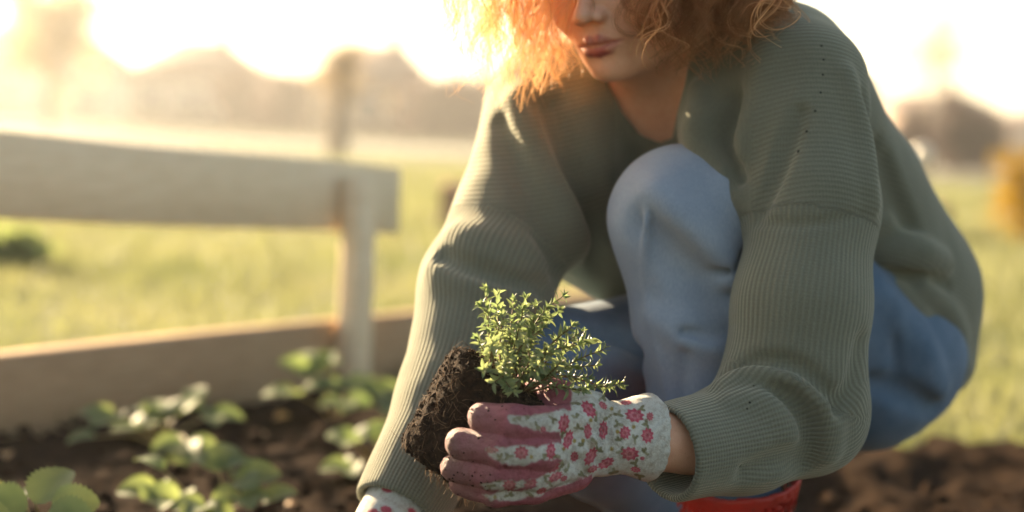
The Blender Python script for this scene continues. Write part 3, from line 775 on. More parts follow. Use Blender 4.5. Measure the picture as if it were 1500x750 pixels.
# ---- body: head, neck, chest and limbs under the clothes
FYAW, FPIT, FROLL = R(33), R(20), R(4)
yf = -fw * math.cos(FYAW) * math.cos(FPIT) - rt * math.sin(FYAW) * math.cos(FPIT) - up * math.sin(FPIT)
zf = up - yf * (up @ yf); zf /= np.linalg.norm(zf); xf = np.cross(yf, zf)
zf2 = zf * math.cos(FROLL) + xf * math.sin(FROLL); xf = np.cross(yf, zf2); zf = zf2
MOUTH = P(873, 66, 1.745)
HR = np.stack([xf, yf, zf], 1)      # local (mm) -> world
def H2W(q): return MOUTH + (np.asarray(q, float) / 1000) @ HR.T
def head_mm(q):
    """q in millimetres, origin between the lips, +y out of the face, +z up"""
    s = q.copy(); s[:, 0] = np.abs(s[:, 0])
    E = lambda c, r: ell(s, c, r)
    C = lambda a, b, ra, rb: cap(s, np.array(a, float), np.array(b, float), ra, rb)
    d = E((0, -96, 88), (73, 94, 90))
    d = smin(d, E((0, -58, 28), (57, 54, 72)), 24)
    d = smin(d, C((50, -82, -8), (12, -30, -26), 15, 15), 22)
    d = smin(d, E((0, -19, -28), (19, 15, 14)), 14)
    d = smin(d, E((37, -30, 34), (20, 18, 20)), 20)
    d = smin(d, E((0, -20, 4), (30, 21, 27)), 14)
    d = smin(d, C((0, -10, 66), (0, 10, 36), 6, 8), 10)
    d = smin(d, E((0, 11, 33), (9, 9, 8)), 6)
    d = smin(d, E((12, 1, 29), (7, 9, 7)), 5)
    d = smax(d, -E((6, 4, 23), (3.5, 5, 3)), 3)
    d = smax(d, -C((0, 4, 20), (0, 6, 10), 2.5, 2.5), 4)             # philtrum
    d = smin(d, C((5.5, 1.2, 5.4), (26, -11, .5), 4.2, 1.8), 3.5)      # upper lip
    d = smin(d, C((0, .6, 4.4), (6, 1.2, 5.4), 3.9, 4.2), 3)
    d = smin(d, C((0, -1.6, -7.4), (12, -4.0, -6.2), 6.0, 5.0), 3.5)   # lower lip
    d = smin(d, C((12, -4.0, -6.2), (24, -11, -1), 5.0, 1.8), 3.5)
    d = smax(d, -C((0, 6.5, -1.2), (26, -7, -.6), 2.0, 1.5), 1.8)    # line of the mouth
    d = smax(d, -C((0, 6, -19), (10, 1, -17), 5, 4), 8)              # hollow under the lip
    d = smax(d, -E((31, 2, 62), (19, 14, 13)), 10)                   # eye sockets
    d = smin(d, E((31, -20, 62), (14, 13, 12)), 3)
    d = smin(d, C((12, -2, 76), (44, -20, 78), 5, 4), 9)             # brow
    ear = smax(E((76, -92, 40), (7, 17, 31)), -E((84, -88, 42), (7, 10, 20)), 3)
    return smin(d, ear, 5)
def body_fine(p):
    q = ((p - MOUTH) @ HR) * 1000
    d = head_mm(q) / 1000
    nk = cap(p, H2W((0, -92, -5)), P(985, 150, 1.985), .050, .060)
    d = smin(d, nk, .02)
    ch = np.maximum(torso(p) + .013, np.linalg.norm(p - P(975, 150, 1.93), axis=1) - .17)
    # collar bones and the hollow of the throat
    d = smin(d, ch, .03)
    x, y, z = P(955, 175, 1.88)
    return d
lo = np.minimum(H2W((0, -95, 80)) - .15, P(960, 230, 1.9) - .12); hi = np.maximum(H2W((0, -95, 80)) + .14, P(960, 60, 1.95) + .16)
V, Fq = polygonize(body_fine, lo, hi, .0021)
def body_rest(p):
    d = cap(p, P(985, 160, 2.0), P(1200, 440, 2.12), .095, .10)
    for ch in (ARM_L, FORE_L[:-1] + [(1010, 656, 1.60, .040)], ARM_R, THIGH_L, SHIN_L, THIGH_R, SHIN_R):
        d = smin(d, chain(p, [(a, b, c, r * .55) for a, b, c, r in ch]), .02)
    wr = cap(p, P(1050, 646, 1.622), P(930, 641, 1.566), .029, .0255)
    w2 = cap(p, P(1050, 650, 1.624), P(930, 649, 1.570), .028, .0245)
    d = smin(d, smin(wr, w2, .01), .01)
    d = smin(d, cap(p, cuffR - axR * .06, cuffR + axR * .05, .027, .025), .01)
    return d
lo2, hi2 = bbox_chain(ARM_L, FORE_L, ARM_R, SHIN_L, SHIN_R, BUTT, [(930, 640, 1.56, .03)], pad=.03)
V2, F2 = polygonize(body_rest, lo2, hi2, .006)
bd = add('body', np.concatenate([V, V2]), np.concatenate([Fq, F2 + len(V)]), MAT['skin'], person)
q = ((V - MOUTH) @ HR) * 1000; q[:, 0] = np.abs(q[:, 0])
C = lambda a, b, ra, rb: cap(q, np.array(a, float), np.array(b, float), ra, rb)
lipd = np.minimum.reduce([C((5.5, 1.2, 5.4), (26, -11, .5), 4.2, 1.8), C((0, .6, 4.4), (6, 1.2, 5.4), 3.9, 4.2), C((0, -1.6, -7.4), (12, -4.0, -6.2), 6.0, 5.0), C((12, -4.0, -6.2), (24, -11, -1), 5.0, 1.8)])
lip = np.clip(1 - (lipd + .2) / 2.2, 0, 1) * (q[:, 1] > -14)
attr(bd, 'lip', np.concatenate([lip, np.zeros(len(V2))]))

# ---- jeans
def jeans0(p):
    d = chain(p, THIGH_L, .03); d = smin(d, chain(p, BUTT), .05); d = smin(d, chain(p, SHIN_L), .02)
    r_ = smin(chain(p, THIGH_R), chain(p, SHIN_R), .02); d = smin(d, r_, .03)
    return smin(d, cap(p, P(1160, 480, 2.12), P(1262, 490, 2.1), .11, .11), .04)
JS = [
    (+1, [(965, 285), (1005, 330), (1060, 400), (1098, 470)], .012, .008, .03),
    (-1, [(940, 330), (985, 380), (1040, 440), (1075, 500)], .014, -.006, .03),
    (+1, [(960, 462), (1000, 490), (1055, 512)], .009, .007, .02),
    (+1, [(948, 300), (945, 400), (962, 500), (985, 600)], .0045, .0028, .005), (+1, [(1296, 425), (1308, 480), (1312, 560)], .005, .003, .006),
    (+1, [(1060, 270), (1090, 320), (1105, 380)], .012, .008, .02),
    (-1, [(848, 490), (900, 500), (935, 520)], .010, .000, .016),
    (-1, [(1098, 360), (1070, 392), (1030, 405)], .005, .001, .010), (-1, [(1098, 420), (1060, 440), (1020, 438)], .005, .001, .010), (-1, [(1080, 480), (1045, 492), (1000, 486)], .005, .001, .010),
    (-1, [(1004, 520), (1000, 575), (1006, 615)], .005, -.001, .010),
    (+1, [(845, 520), (900, 530), (935, 548)], .012, .008, .016),
    (-1, [(1300, 420), (1310, 480), (1315, 560)], .006, .000, .014),
    (+1, [(1285, 430), (1340, 500), (1370, 570)], .014, .010, .03),
    (-1, [(1275, 560), (1330, 580), (1370, 600)], .010, .001, .02),
]
jst = strokes_sdf(jeans0, JS)
def jeans(p): return jst(p) + .0014 * wob(p, 50, 9) + .0007 * wob(p, 130, 10)
lo, hi = bbox_chain(THIGH_L, BUTT, SHIN_L, THIGH_R, SHIN_R, pad=.03)
V, Fq = polygonize(jeans, lo, hi, .0042)
je = add('jeans', V, Fq, MAT['denim'], person); je['label'] = 'faded light blue denim jeans'
kd = np.linalg.norm(V - P(985, 300, 1.72), axis=1); kd2 = cap(V, P(985, 300, 1.72), P(985, 480, 1.74), .06, .05)
attr(je, 'fade', np.clip(1 - kd2 / .07, 0, 1) * .95)

# ---- boots
def boot(shaft, ankle, heel, toe, rs):
    b = thing  # noqa
    pts = [np.asarray(x, float) for x in (shaft, ankle, heel, toe)]
    s_, a_, h_, t_ = pts
    def f(p):
        d = cap(p, s_, a_, rs, .048)
        foot = smin(cap(p, h_, t_, .036, .038), cap(p, a_, (h_ + t_) / 2 + [0, 0, .02], .046, .036), .03)
        d = smin(d, foot, .03)
        axs = (s_ - a_) / np.linalg.norm(s_ - a_)
        d = np.maximum(d, (p - s_) @ axs)
        d = np.maximum(d, -np.maximum(cap(p, s_ + axs * .03, s_ - axs * .06, rs - .006, rs - .009), -((p - s_) @ axs + .05)))
        return smax(d, -(p[:, 2] - .006), .006)
    P4 = np.array(pts)
    V, Fq = polygonize(f, P4.min(0) - .1, P4.max(0) + .1, .0042)
    o = add('boot', V, Fq, MAT['red'], person)
    def f2(p):
        d = cap(p * [1, 1, 0], h_ * [1, 1, 0], t_ * [1, 1, 0], .041, .043)
        return np.maximum(np.maximum(d, p[:, 2] - .018), .0005 - p[:, 2])
    V, Fq = polygonize(f2, P4.min(0) * [1, 1, 0] - .08, P4.max(0) * [1, 1, 0] + [.08, .08, .04], .005)
    add('sole', V, Fq, MAT['sole'], o)
    return o
an = GD(1078, 1.84, .09)
o = boot(P(1078, 688, 1.80), an, an * [1, 1, 0] + [.01, .03, .045], GD(1010, 1.67, .045), .070); o['label'] = 'red rubber boot under the bent sleeve'
an = GD(985, 2.22, .09)
boot(P(955, 730, 2.15), an, an * [1, 1, 0] + [.04, .05, .05], GD(930, 2.10, .04), .058)

# ---- hand in floral glove
IDX = [(708, 613, 1.497, .0135), (748, 620, 1.489, .0155), (800, 623, 1.497, .0155), (850, 615, 1.525, .0150)]
MID = [(675, 650, 1.500, .0135), (735, 660, 1.486, .0150), (795, 664, 1.492, .0150), (850, 648, 1.520, .0150)]
RNG = [(667, 685, 1.507, .0125), (725, 694, 1.492, .0138), (790, 695, 1.498, .0138), (848, 676, 1.524, .0145)]
PNK = [(676, 709, 1.520, .0105), (727, 721, 1.506, .0118), (785, 716, 1.510, .0120), (845, 696, 1.532, .0130)]
THM = [(866, 602, 1.540, .0185), (820, 587, 1.545, .0165), (796, 566, 1.570, .0135), (760, 553, 1.603, .0115)]
def glove0(p):
    f = chain(p, IDX, .006)
    for ch in (MID, RNG, PNK): f = smin(f, chain(p, ch, .006), .0022)
    palm = chain(p, [(845, 622, 1.532, .0175), (895, 627, 1.553, .0185), (930, 628, 1.566, .0200)], .01)
    palm = smin(palm, chain(p, [(842, 652, 1.529, .0175), (890, 645, 1.552, .020), (930, 640, 1.566, .0215)], .01), .012)
    palm = smin(palm, chain(p, [(838, 680, 1.532, .0150), (885, 663, 1.556, .019), (930, 652, 1.568, .0205)], .01), .012)
    f = smin(f, palm, .008)
    f = smin(f, chain(p, THM, .008), .010)
    # web between thumb and index
    f = smin(f, cap(p, P(812, 604, 1.532), P(850, 600, 1.545), .010, .014), .010)
    return f
GL_STR = [
    (-1, [(775, 603), (785, 612), (800, 607)], .0025, 0, .003), (-1, [(752, 600), (757, 607), (770, 602)], .0015, 0, .003),
    (-1, [(872, 590), (880, 630), (868, 680)], .0035, .0, .008), (+1, [(862, 590), (868, 630), (856, 690)], .005, .003, .008),
    (-1, [(906, 592), (903, 640), (908, 690)], .0045, .0, .009),
    (-1, [(890, 600), (897, 650), (892, 690)], .0025, .0, .006),
    (-1, [(845, 640), (865, 655), (880, 680)], .003, .0, .007), (-1, [(838, 668), (850, 682), (862, 700)], .003, .0, .007),
    (-1, [(742, 640), (746, 655), (742, 675)], .0012, 0, .004), (-1, [(735, 676), (738, 690), (733, 708)], .0012, 0, .004),
]
gstk = strokes_sdf(glove0, GL_STR)
wax = P(957, 640, 1.577) - P(905, 640, 1.556); wax /= np.linalg.norm(wax); wcut = P(953, 641, 1.576)
def glove(p):
    d = gstk(p)
    cf = smin(cap(p, P(905, 633, 1.556), P(950, 630, 1.576), .0275, .0345), cap(p, P(905, 645, 1.557), P(950, 652, 1.577), .0275, .0335), .01)
    cf = np.maximum(cf, -((p - P(905, 640, 1.556)) @ wax) - .02)
    d = smin(d, cf, .007)
    q = (p - wcut) @ wax
    d = smax(d, q, .003)
    bore = np.maximum(smin(cap(p, P(915, 633, 1.56), P(975, 630, 1.584), .024, .033), cap(p, P(915, 645, 1.56), P(975, 652, 1.585), .024, .032), .01), -(q + .028))
    d = smax(d, -bore, .003)
    return d + .0007 * wob(p, 300, 20) + .0005 * wob(p, 900, 21, 7)
lo, hi = bbox_chain(IDX, MID, PNK, THM, [(955, 640, 1.577, .04)], pad=.015)
V, Fq = polygonize(glove, lo, hi, .00105)
def glove_print(V, Fq):
    nrm = vnormals(V, Fq); x, y, dp = proj(V)
    zx = (x - 630) * 3.571; zy = (y - 540) * 3.571
    away = (nrm @ fw) > .25
    n = len(V); white = np.array([.82, .79, .69]); pink = np.array([.47, .125, .15]); pk2 = np.array([.70, .10, .15])
    zs = np.where(away, zy * .9 + 40, zy); zq = np.where(away, zx * .95 + 60, zx)
    col = np.tile(white, (n, 1))
    r = np.random.default_rng(5)
    def blob(cx, cy, rx, ry, a, c, petals=0, soft=4):
        dx = zq - cx; dy = zs - cy; ca, sa = math.cos(a), math.sin(a)
        u_ = (dx * ca + dy * sa) / rx; v_ = (-dx * sa + dy * ca) / ry; rr_ = np.hypot(u_, v_)
        if petals: rr_ = rr_ * (1 + .13 * np.cos(np.arctan2(v_, u_) * petals))
        k = np.clip((1 - rr_) * max(rx, ry) / soft, 0, 1)[:, None]
        col[:] = col * (1 - k) + np.array(c) * k
        return rr_
    olive = (.29, .26, .13); olive2 = (.44, .40, .25)
    LV = [(985, 240), (985, 290), (930, 255), (990, 378), (1070, 368), (1135, 292), (1000, 432), (1075, 495), (450, 255), (520, 252), (560, 300), (368, 468), (412, 458), (597, 470), (318, 612), (345, 590), (450, 580), (525, 655), (412, 662), (680, 520), (762, 258), (778, 310), (640, 262), (722, 520), (690, 480), (860, 190), (760, 180), (800, 400), (865, 380), (870, 250), (880, 430), (800, 560), (690, 340), (660, 450), (600, 560), (620, 600), (560, 520), (960, 545), (1100, 210), (1095, 560), (900, 150), (1120, 440)]
    for cx, cy in LV:
        for q in range(3):
            a = r.random() * 6.28; blob(cx + math.cos(a) * 13, cy + math.sin(a) * 13, 18, 8.5, a, olive if r.random() < .6 else olive2)
    for cx, cy in [(950, 210), (1065, 305), (530, 462), (340, 672), (950, 420), (755, 378), (800, 375), (840, 270), (700, 420), (980, 330)]:
        blob(cx, cy, 11, 13, 0, (.52, .36, .09), 5)
    FL = [(1070, 245, 42, 30, .2), (1020, 335, 25, 30, 0), (1137, 350, 27, 34, 0), (1045, 445, 40, 30, 0), (1075, 528, 24, 13, .2), (830, 212, 44, 24, .9), (905, 192, 24, 14, .8), (906, 322, 20, 42, .1), (825, 328, 18, 36, 0), (840, 460, 22, 44, .5), (920, 495, 40, 20, -.5), (700, 285, 24, 42, .2), (722, 372, 20, 44, .3), (755, 460, 18, 24, .2), (632, 432, 20, 38, .1), (478, 440, 32, 30, 0), (325, 427, 30, 14, 0), (415, 612, 30, 26, 0), (525, 605, 34, 20, -.5), (657, 566, 36, 18, -.5), (592, 318, 14, 16, 0), (640, 512, 34, 26, -.6), (582, 640, 26, 13, -.4), (720, 205, 18, 12, .6), (1025, 178, 26, 11, 0), (700, 575, 18, 12, -.5), (850, 525, 26, 15, -.5), (1150, 250, 16, 20, 0), (1110, 470, 12, 10, 0)]
    for cx, cy, a, b_, an_ in FL:
        a *= 1.15; b_ *= 1.15; blob(cx, cy, a, b_, an_, pk2, 9); blob(cx, cy, a * .62, b_ * .62, an_, (.80, .25, .28), 7); blob(cx, cy, a * .3, b_ * .3, an_, (.60, .10, .12), 5)
    # grey printed smudge near the wrist
    sm_ = np.clip(1 - np.hypot((zq - 890) / 45, (zs - 320) / 120), 0, 1) * (np.sin(zq * .35) * np.sin(zs * .22 + zq * .1) > .25)
    col[:] = col * (1 - .6 * sm_[:, None]) + np.array([.16, .16, .17]) * .6 * sm_[:, None]
    # knitted cotton rows and dirt
    col *= (1 - .13 * (np.sin(zs * 1.1 + zq * .15) > .3))[:, None]
    # rubber coat
    pats = [[(412, 250), (560, 240), (730, 210), (700, 330), (560, 326), (425, 284)],
            [(298, 425), (350, 410), (560, 408), (640, 392), (740, 390), (720, 440), (640, 470), (500, 503), (380, 500), (312, 460)],
            [(272, 605), (330, 588), (560, 578), (620, 545), (690, 480), (730, 520), (640, 595), (420, 640), (290, 628)],
            [(278, 658), (400, 642), (600, 605), (720, 560), (740, 590), (560, 662), (450, 690), (320, 694)]]
    dpat = np.full(n, 1e9)
    jag = 30 * wob(V, 330, 50, 7) + 16 * wob(V, 1000, 51, 7)
    for pt in pats: dpat = np.minimum(dpat, polysdf(zx, zy, pt))
    back = polysdf(zx, zy, [(735, 205), (690, 300), (670, 340), (690, 400), (650, 440), (690, 480), (640, 560), (690, 600), (840, 560), (1000, 700), (1400, 700), (1400, 0), (735, 90)])
    dpat = np.minimum(dpat, back)
    # underside/palm side is coated up to the wrist
    rub = np.clip((dpat + jag * .5) / 9 + .5, 0, 1)
    palmside = np.clip(((nrm @ fw) - .35) / .2, 0, 1) * (zx < 850)
    rub = np.maximum(rub, palmside)
    grime = np.clip(np.clip((470 - zx) / 330, 0, 1) * .75 + .25 * wob(V, 300, 52, 7), 0, .85)
    pk = pink * (1 - grime[:, None]) + np.array([.27, .135, .115]) * grime[:, None]
    stain = np.clip(np.clip((700 - zx) / 420, 0, 1) * .5 + .3 * wob(V, 160, 53, 7), 0, .7)
    col = col * (1 - stain[:, None]) + np.array([.40, .33, .22]) * stain[:, None]
    col = col * (1 - rub[:, None]) + pk * rub[:, None]
    return np.concatenate([col, np.ones((n, 1))], 1), rub
pc, rub = glove_print(V, Fq)
V = V + vnormals(V, Fq) * (rub * .0007)[:, None]
gl = add('glove', V, Fq, MAT['glove'], person); gl['label'] = 'floral cotton glove with pink rubber coated fingers gripping the root ball'
attr(gl, 'print', pc, 'FLOAT_COLOR'); attr(gl, 'rubber', rub)
gx_, gy_, gd_ = proj(V); r = np.random.default_rng(77)
cand = np.where((gx_ < 790) & (r.random(len(V)) < np.clip((800 - gx_) / 160, 0, 1) ** 2))[0]
pick = r.choice(cand, 230, replace=False); rr = .0003 + .0009 * r.random(230) ** 3
o = add('soil_crumbs', (IV[None] * (1 + .3 * r.normal(size=(230, 12, 1))) * rr[:, None, None] + V[pick][:, None]).reshape(-1, 3), (IF[None] + (np.arange(230) * 12)[:, None, None]).reshape(-1, 3), MAT['peat'], gl, False); o['kind'] = 'stuff'

# other hand, pressed on the soil; only its floral cuff shows
hb = cuffR + axR * .02
hdir = axR.copy()
fdir = np.array([-.55, -.55, -.55]); fdir /= np.linalg.norm(fdir)
side = np.cross(fdir, [0, 0, 1]); side /= np.linalg.norm(side)
palmc = hb + hdir * .05; tipz = .012
def glove2(p):
    d = smin(cap(p, hb - hdir * .035, hb + hdir * .015, .037, .031), cap(p, hb, palmc, .031, .028), .012)
    for sft in (-1, 1): d = smin(d, cap(p, hb + hdir * .02 + side * .012 * sft, palmc + side * .020 * sft + hdir * .03, .022, .020), .012)
    base = palmc + hdir * .035
    for k, (s_, L_) in enumerate([(-.032, .050), (-.011, .064), (.011, .060), (.032, .046)]):
        a = base + side * s_; b = a + fdir * L_ * .6; c = b + (fdir + np.array([0, 0, -.5])) * L_ * .5
        b[2] = max(b[2], tipz + .004); c[2] = max(c[2], tipz)
        d = smin(d, smin(cap(p, a, b, .0125, .0115), cap(p, b, c, .0115, .0095), .004), .005)
    a = palmc + side * .025; b = a + side * .03 + fdir * .02; c = b + fdir * .03; b[2] = max(b[2], tipz + .003); c[2] = max(c[2], tipz)
    d = smin(d, smin(cap(p, a, b, .015, .012), cap(p, b, c, .012, .010), .004), .008)
    q = (p - (hb - hdir * .03)) @ -hdir
    return smax(d, q, .003)
V, Fq = polygonize(glove2, hb - .19, hb + .1, .0022)
g2 = add('glove', V, Fq, MAT['glove'], person); g2['label'] = 'floral cotton glove at the end of the long straight sleeve'
al = (V - hb) @ hdir; sd_ = (V - hb) @ side; n3 = np.cross(hdir, side); up_ = (V - hb) @ n3
zq = al * 9000; zs = np.arctan2(up_, sd_) * 180
col = np.tile([.74, .72, .64], (len(V), 1)); r = np.random.default_rng(9)
for k in range(60):
    cx, cy = r.uniform(-400, 1000), r.uniform(-580, 580); isf = k % 2
    rr_ = np.hypot((zq - cx) / (38 if isf else 22), (zs - cy) / (34 if isf else 12)); kk = np.clip((1 - rr_) * 6, 0, 1)[:, None]
    col = col * (1 - kk) + np.array((.62, .10, .14) if isf else (.25, .235, .115)) * kk
rub = np.clip((al - .075) / .006, 0, 1)
col = col * (1 - rub[:, None]) + np.array([.45, .13, .16]) * rub[:, None]
attr(g2, 'print', np.concatenate([col, np.ones((len(V), 1))], 1), 'FLOAT_COLOR'); attr(g2, 'rubber', rub)

# ---- hair: curly ginger locks
def make_hair():
    r = np.random.default_rng(12)
    Vs, Fs, tone, k = [], [], [], 0
    def strand(pts, rad, tn):
        nonlocal k
        rd_ = np.linspace(1, .35, len(pts)) * rad
        V, F, F3 = tube(pts, rd_, 3, False)
        Vs.append(V); Fs.append(F + k); k += len(V); tone.append(np.full(len(V), tn))
    def lock(root, mids, end, ns, curl, rad=.00045, spread=.007, turns=None, frizz=1.0, tb=0.0, ts=.6):
        c = catmull(np.array([root, *mids, end]), 16); m = len(c)
        T, Nn, B = frames(c); t = np.linspace(0, 1, m)
        L = np.linalg.norm(np.diff(c, axis=0), axis=1).sum()
        tr = turns if turns else L / r.uniform(.055, .095); p0 = r.random() * 6.28
        amp = curl * (t ** 1.1)
        base = c + amp[:, None] * (np.cos(t * tr * 6.28 + p0)[:, None] * Nn + np.sin(t * tr * 6.28 + p0)[:, None] * B)
        tn0 = tb + ts * r.random()
        for s in range(ns):
            o1 = r.normal(size=3) * spread * .55; o2 = r.normal(size=3) * spread * frizz; ln = r.uniform(.72, 1.04)
            j = int(max(6, m * min(ln, 1)))
            w2 = r.uniform(3, 7); a2 = r.uniform(.0004, .0022) * frizz; q0 = r.random() * 6.28
            pts = base + o1 + o2 * t[:, None] + (a2 * np.sin(t * w2 * 6.28 * .5 + q0) * t)[:, None] * Nn + (a2 * np.cos(t * w2 * 6.28 * .4 + q0) * t)[:, None] * B
            strand(pts[:j], rad * r.uniform(.6, 1.3), np.clip(tn0 + (r.random() - .3) * .4, 0, 1))
    # roots over the skull, ends given by the outline of the bob
    def skull(u, v):   # u: azimuth from face forward (+ = image right), v: elevation
        q = np.array([-(math.sin(u)) * 75 * math.cos(v), -96 + math.cos(u) * 96 * math.cos(v), 88 + 92 * math.sin(v)])
        return H2W(q)
    # image-left mass (hanging forward, lit from behind; its paler tone also paints in the sun glow)
    for i in range(85):
        ex = r.uniform(652, 832); lim = 68 + 92 * math.sin(min(max((ex - 640) / 140, 0), 1) * 1.9) ** 1.0
        ey = min(r.uniform(.35, 1.0) ** .6 * lim + r.normal() * 8, 162); dd = r.uniform(1.70, 1.86)
        if ex > 790: ey = min(ey, 150 - (ex - 790) * 1.2)
        root = skull(r.uniform(-1.9, -.35), r.uniform(.25, 1.3))
        end = P(ex, ey, dd)
        m1 = P(ex + r.normal() * 10 + 10, -70 + r.normal() * 25, dd + .02); m0 = root * .55 + m1 * .45 + up * .03 - rt * .015
        lock(root, [m0, m1, P(ex + r.normal() * 8 + 4, ey * .4 - 10, dd + .005)], end, 14, r.uniform(.003, .013), spread=.0050, frizz=.9, tb=.35)
    # image-right mass
    for i in range(135):
        ex = r.uniform(945, 1150); lim = 118 - 0.0042 * (ex - 1030) ** 2 - max(ex - 1090, 0) * .55
        ey = min(lim, lim * r.uniform(.2, 1.0) ** .5 + r.normal() * 6); dd = r.uniform(1.655, 1.84) if ex > 985 else r.uniform(1.66, 1.72)
        root = skull(r.uniform(.35, 2.0), r.uniform(.2, 1.3)); end = P(ex, ey, dd)
        m1 = P(ex + r.normal() * 12 - 6, -75 + r.normal() * 25, dd + .01); m0 = root * .55 + m1 * .45 + up * .03 + rt * .015
        lock(root, [m0, m1, P(ex + r.normal() * 14, ey * .4 - 12, dd)], end, 15, r.uniform(.008, .021), spread=.0033, frizz=.7, tb=-.1, ts=.5)
        if i % 3 == 0: lock(root, [m0, m1 - fw * .02, P(ex + r.normal() * 20, ey * .4 - 12, dd - .03)], P(ex + r.normal() * 8, min(ey + 4, lim + 3), max(dd - .045, 1.625)), 6, r.uniform(.012, .022), .00065, .0013, turns=r.uniform(2.2, 3.6), frizz=.5, tb=.45, ts=.5)
    # back and top of the head
    for i in range(80):
        u = r.uniform(1.6, 4.7); root = skull(u, r.uniform(.2, 1.5))
        q = H2W((-(math.sin(u)) * 105, -110 + math.cos(u) * 135, 60)); e = q + np.array([0, 0, -.09]) + r.normal(size=3) * .012
        lock(root, [root * .4 + q * .6 + up * .03, q], e, 16, r.uniform(.004, .010))
    # parting and crown: locks that fall from the middle to both sides
    for i in range(90):
        sg = 1 if i % 2 else -1; v = r.uniform(.35, 1.5); u = sg * r.uniform(.0, .5)
        root = skull(u, v) ; e = np.array([-sg * r.uniform(82, 98), -96 + r.uniform(-10, 88), r.uniform(40, 95)])
        m1 = np.array([-sg * r.uniform(48, 66), e[1] * .5 + r.uniform(-50, 0), r.uniform(135, 165) + 18 * v]); m1[1] = min(m1[1], 0)
        lock(root, [H2W(m1 * .6 + (((root - MOUTH) @ HR) * 1000) * .4 + [0, 6, 10]), H2W(m1)], H2W(e), 12, r.uniform(.003, .007), spread=.006, frizz=.8)
    # a few fine hairs across the face and fly-aways
    for (a, b_, c) in [((850, -40, 1.70), (868, 5, 1.695), (874, 34, 1.70)), ((925, -30, 1.70), (918, 20, 1.70), (934, 48, 1.71)), ((945, -20, 1.70), (922, 25, 1.70), (916, 42, 1.71)), ((958, -10, 1.70), (952, 50, 1.70), (985, 108, 1.74)), ((840, -30, 1.71), (828, 40, 1.71), (846, 80, 1.715)), ((850, -30, 1.72), (838, 20, 1.73), (828, 52, 1.73)), ((970, -30, 1.68), (955, 40, 1.68), (1010, 110, 1.70)), ((990, -30, 1.68), (1040, 50, 1.66), (1000, 95, 1.68))]:
        W = [P(*a), P(*b_), P(*c)]; root = skull(.2, .9)
        lock(root, W[:2], W[2], 3, .003, .0004, .0012, frizz=.6)
    for i in range(90):
        lf = i % 2
        ex = r.uniform(645, 830) if lf else r.uniform(950, 1158); ey = r.uniform(40, 155) if lf else r.uniform(10, 112)
        dd = r.uniform(1.68, 1.84); e = P(ex, ey, dd); a = P(ex + r.normal() * 25, -60, dd)
        lock(a, [P(ex + r.normal() * 18, ey * .5, dd + r.normal() * .01)], e, 1, r.uniform(.004, .012), .00045, .002)
    return np.concatenate(Vs), np.concatenate(Fs), np.concatenate(tone)
V, F, tn = make_hair()
ha = add('hair', V, F, MAT['hair'], person); attr(ha, 'tone', tn); ha['label'] = 'curly ginger bob glowing in the sun behind'

# ------------------------------------------------------------------ the held plant
topc = P(738, 552, 1.558); botc = P(646, 684, 1.562); rax = topc - botc; rL = np.linalg.norm(rax); rax /= rL
plant = thing('potted_herb', botc, 'small leafy green herb with a bare brown root ball held in the glove', 'plant')
def ball(p):
    q = p - botc; t = (q @ rax) / rL
    rad = np.linalg.norm(q - (q @ rax)[:, None] * rax, axis=1)
    d = rad
    d = smax(rad - (.0395 + .0155 * np.clip(t, -.1, 1.1)), np.abs(t - .5) * rL - rL * .5, .012)
    d = d + .0045 * wob(p, 55, 35) + .0022 * wob(p, 130, 31) + .0016 * wob(p, 330, 32) + .0011 * wob(p, 800, 33) + .0006 * wob(p, 1600, 34)
    fing = np.minimum.reduce([chain(p, ch) for ch in (IDX, MID, RNG, PNK)])
    return smax(d, -(fing - .0005), .003)
V, Fq = polygonize(ball, np.minimum(topc, botc) - .07, np.maximum(topc, botc) + .07, .0015)
rb = add('root_ball', V, Fq, MAT['peat'], plant)
nr = vnormals(V, Fq)
# crumbs and root fibres on the ball
r = np.random.default_rng(3); pick = r.choice(len(V), 2600, replace=False); rr = .0006 + .0018 * r.random(len(pick)) ** 2.5
Vc = (IV[None] * (1 + .3 * r.normal(size=(len(pick), 12, 1))) * rr[:, None, None] + V[pick][:, None]).reshape(-1, 3)
o = add('peat_crumbs', Vc, (IF[None] + (np.arange(len(pick)) * 12)[:, None, None]).reshape(-1, 3), MAT['peat'], plant, False); o['kind'] = 'stuff'
Vs, Fs, k = [], [], 0
pick = r.choice(len(V), 700, replace=False)
for i in pick:
    t0 = np.cross(nr[i], r.normal(size=3)); t0 /= np.linalg.norm(t0); L = r.uniform(.004, .016); bend = r.normal() * .6
    b0 = np.cross(nr[i], t0); lift = r.uniform(.0, .35) if r.random() < .8 else r.uniform(.5, 1.2)
    pts = [V[i] + t0 * L * s_ + b0 * bend * L * s_ * s_ + nr[i] * (.0008 + lift * L * s_ * (1 - .5 * s_)) for s_ in np.linspace(0, 1, 6)]
    v, f, _ = tube(pts, np.linspace(.00028, .00012, 6), 3, False); Vs.append(v); Fs.append(f + k); k += len(v)
low = np.argsort(V @ (up * .8 + rt * .45))[:900]
for i in range(40):   # threads dangling from the lower corner
    b = V[low[r.integers(len(low))]]
    pts = [b + np.array([r.normal() * .001, r.normal() * .001, -.016 * s_ * r.uniform(.4, 1)]) for s_ in np.linspace(0, 1, 5)]
    v, f, _ = tube(pts, np.linspace(.0004, .00015, 5), 3, False); Vs.append(v); Fs.append(f + k); k += len(v)
o = add('root_fibres', np.concatenate(Vs), np.concatenate(Fs), MAT['root'], plant); o['kind'] = 'stuff'

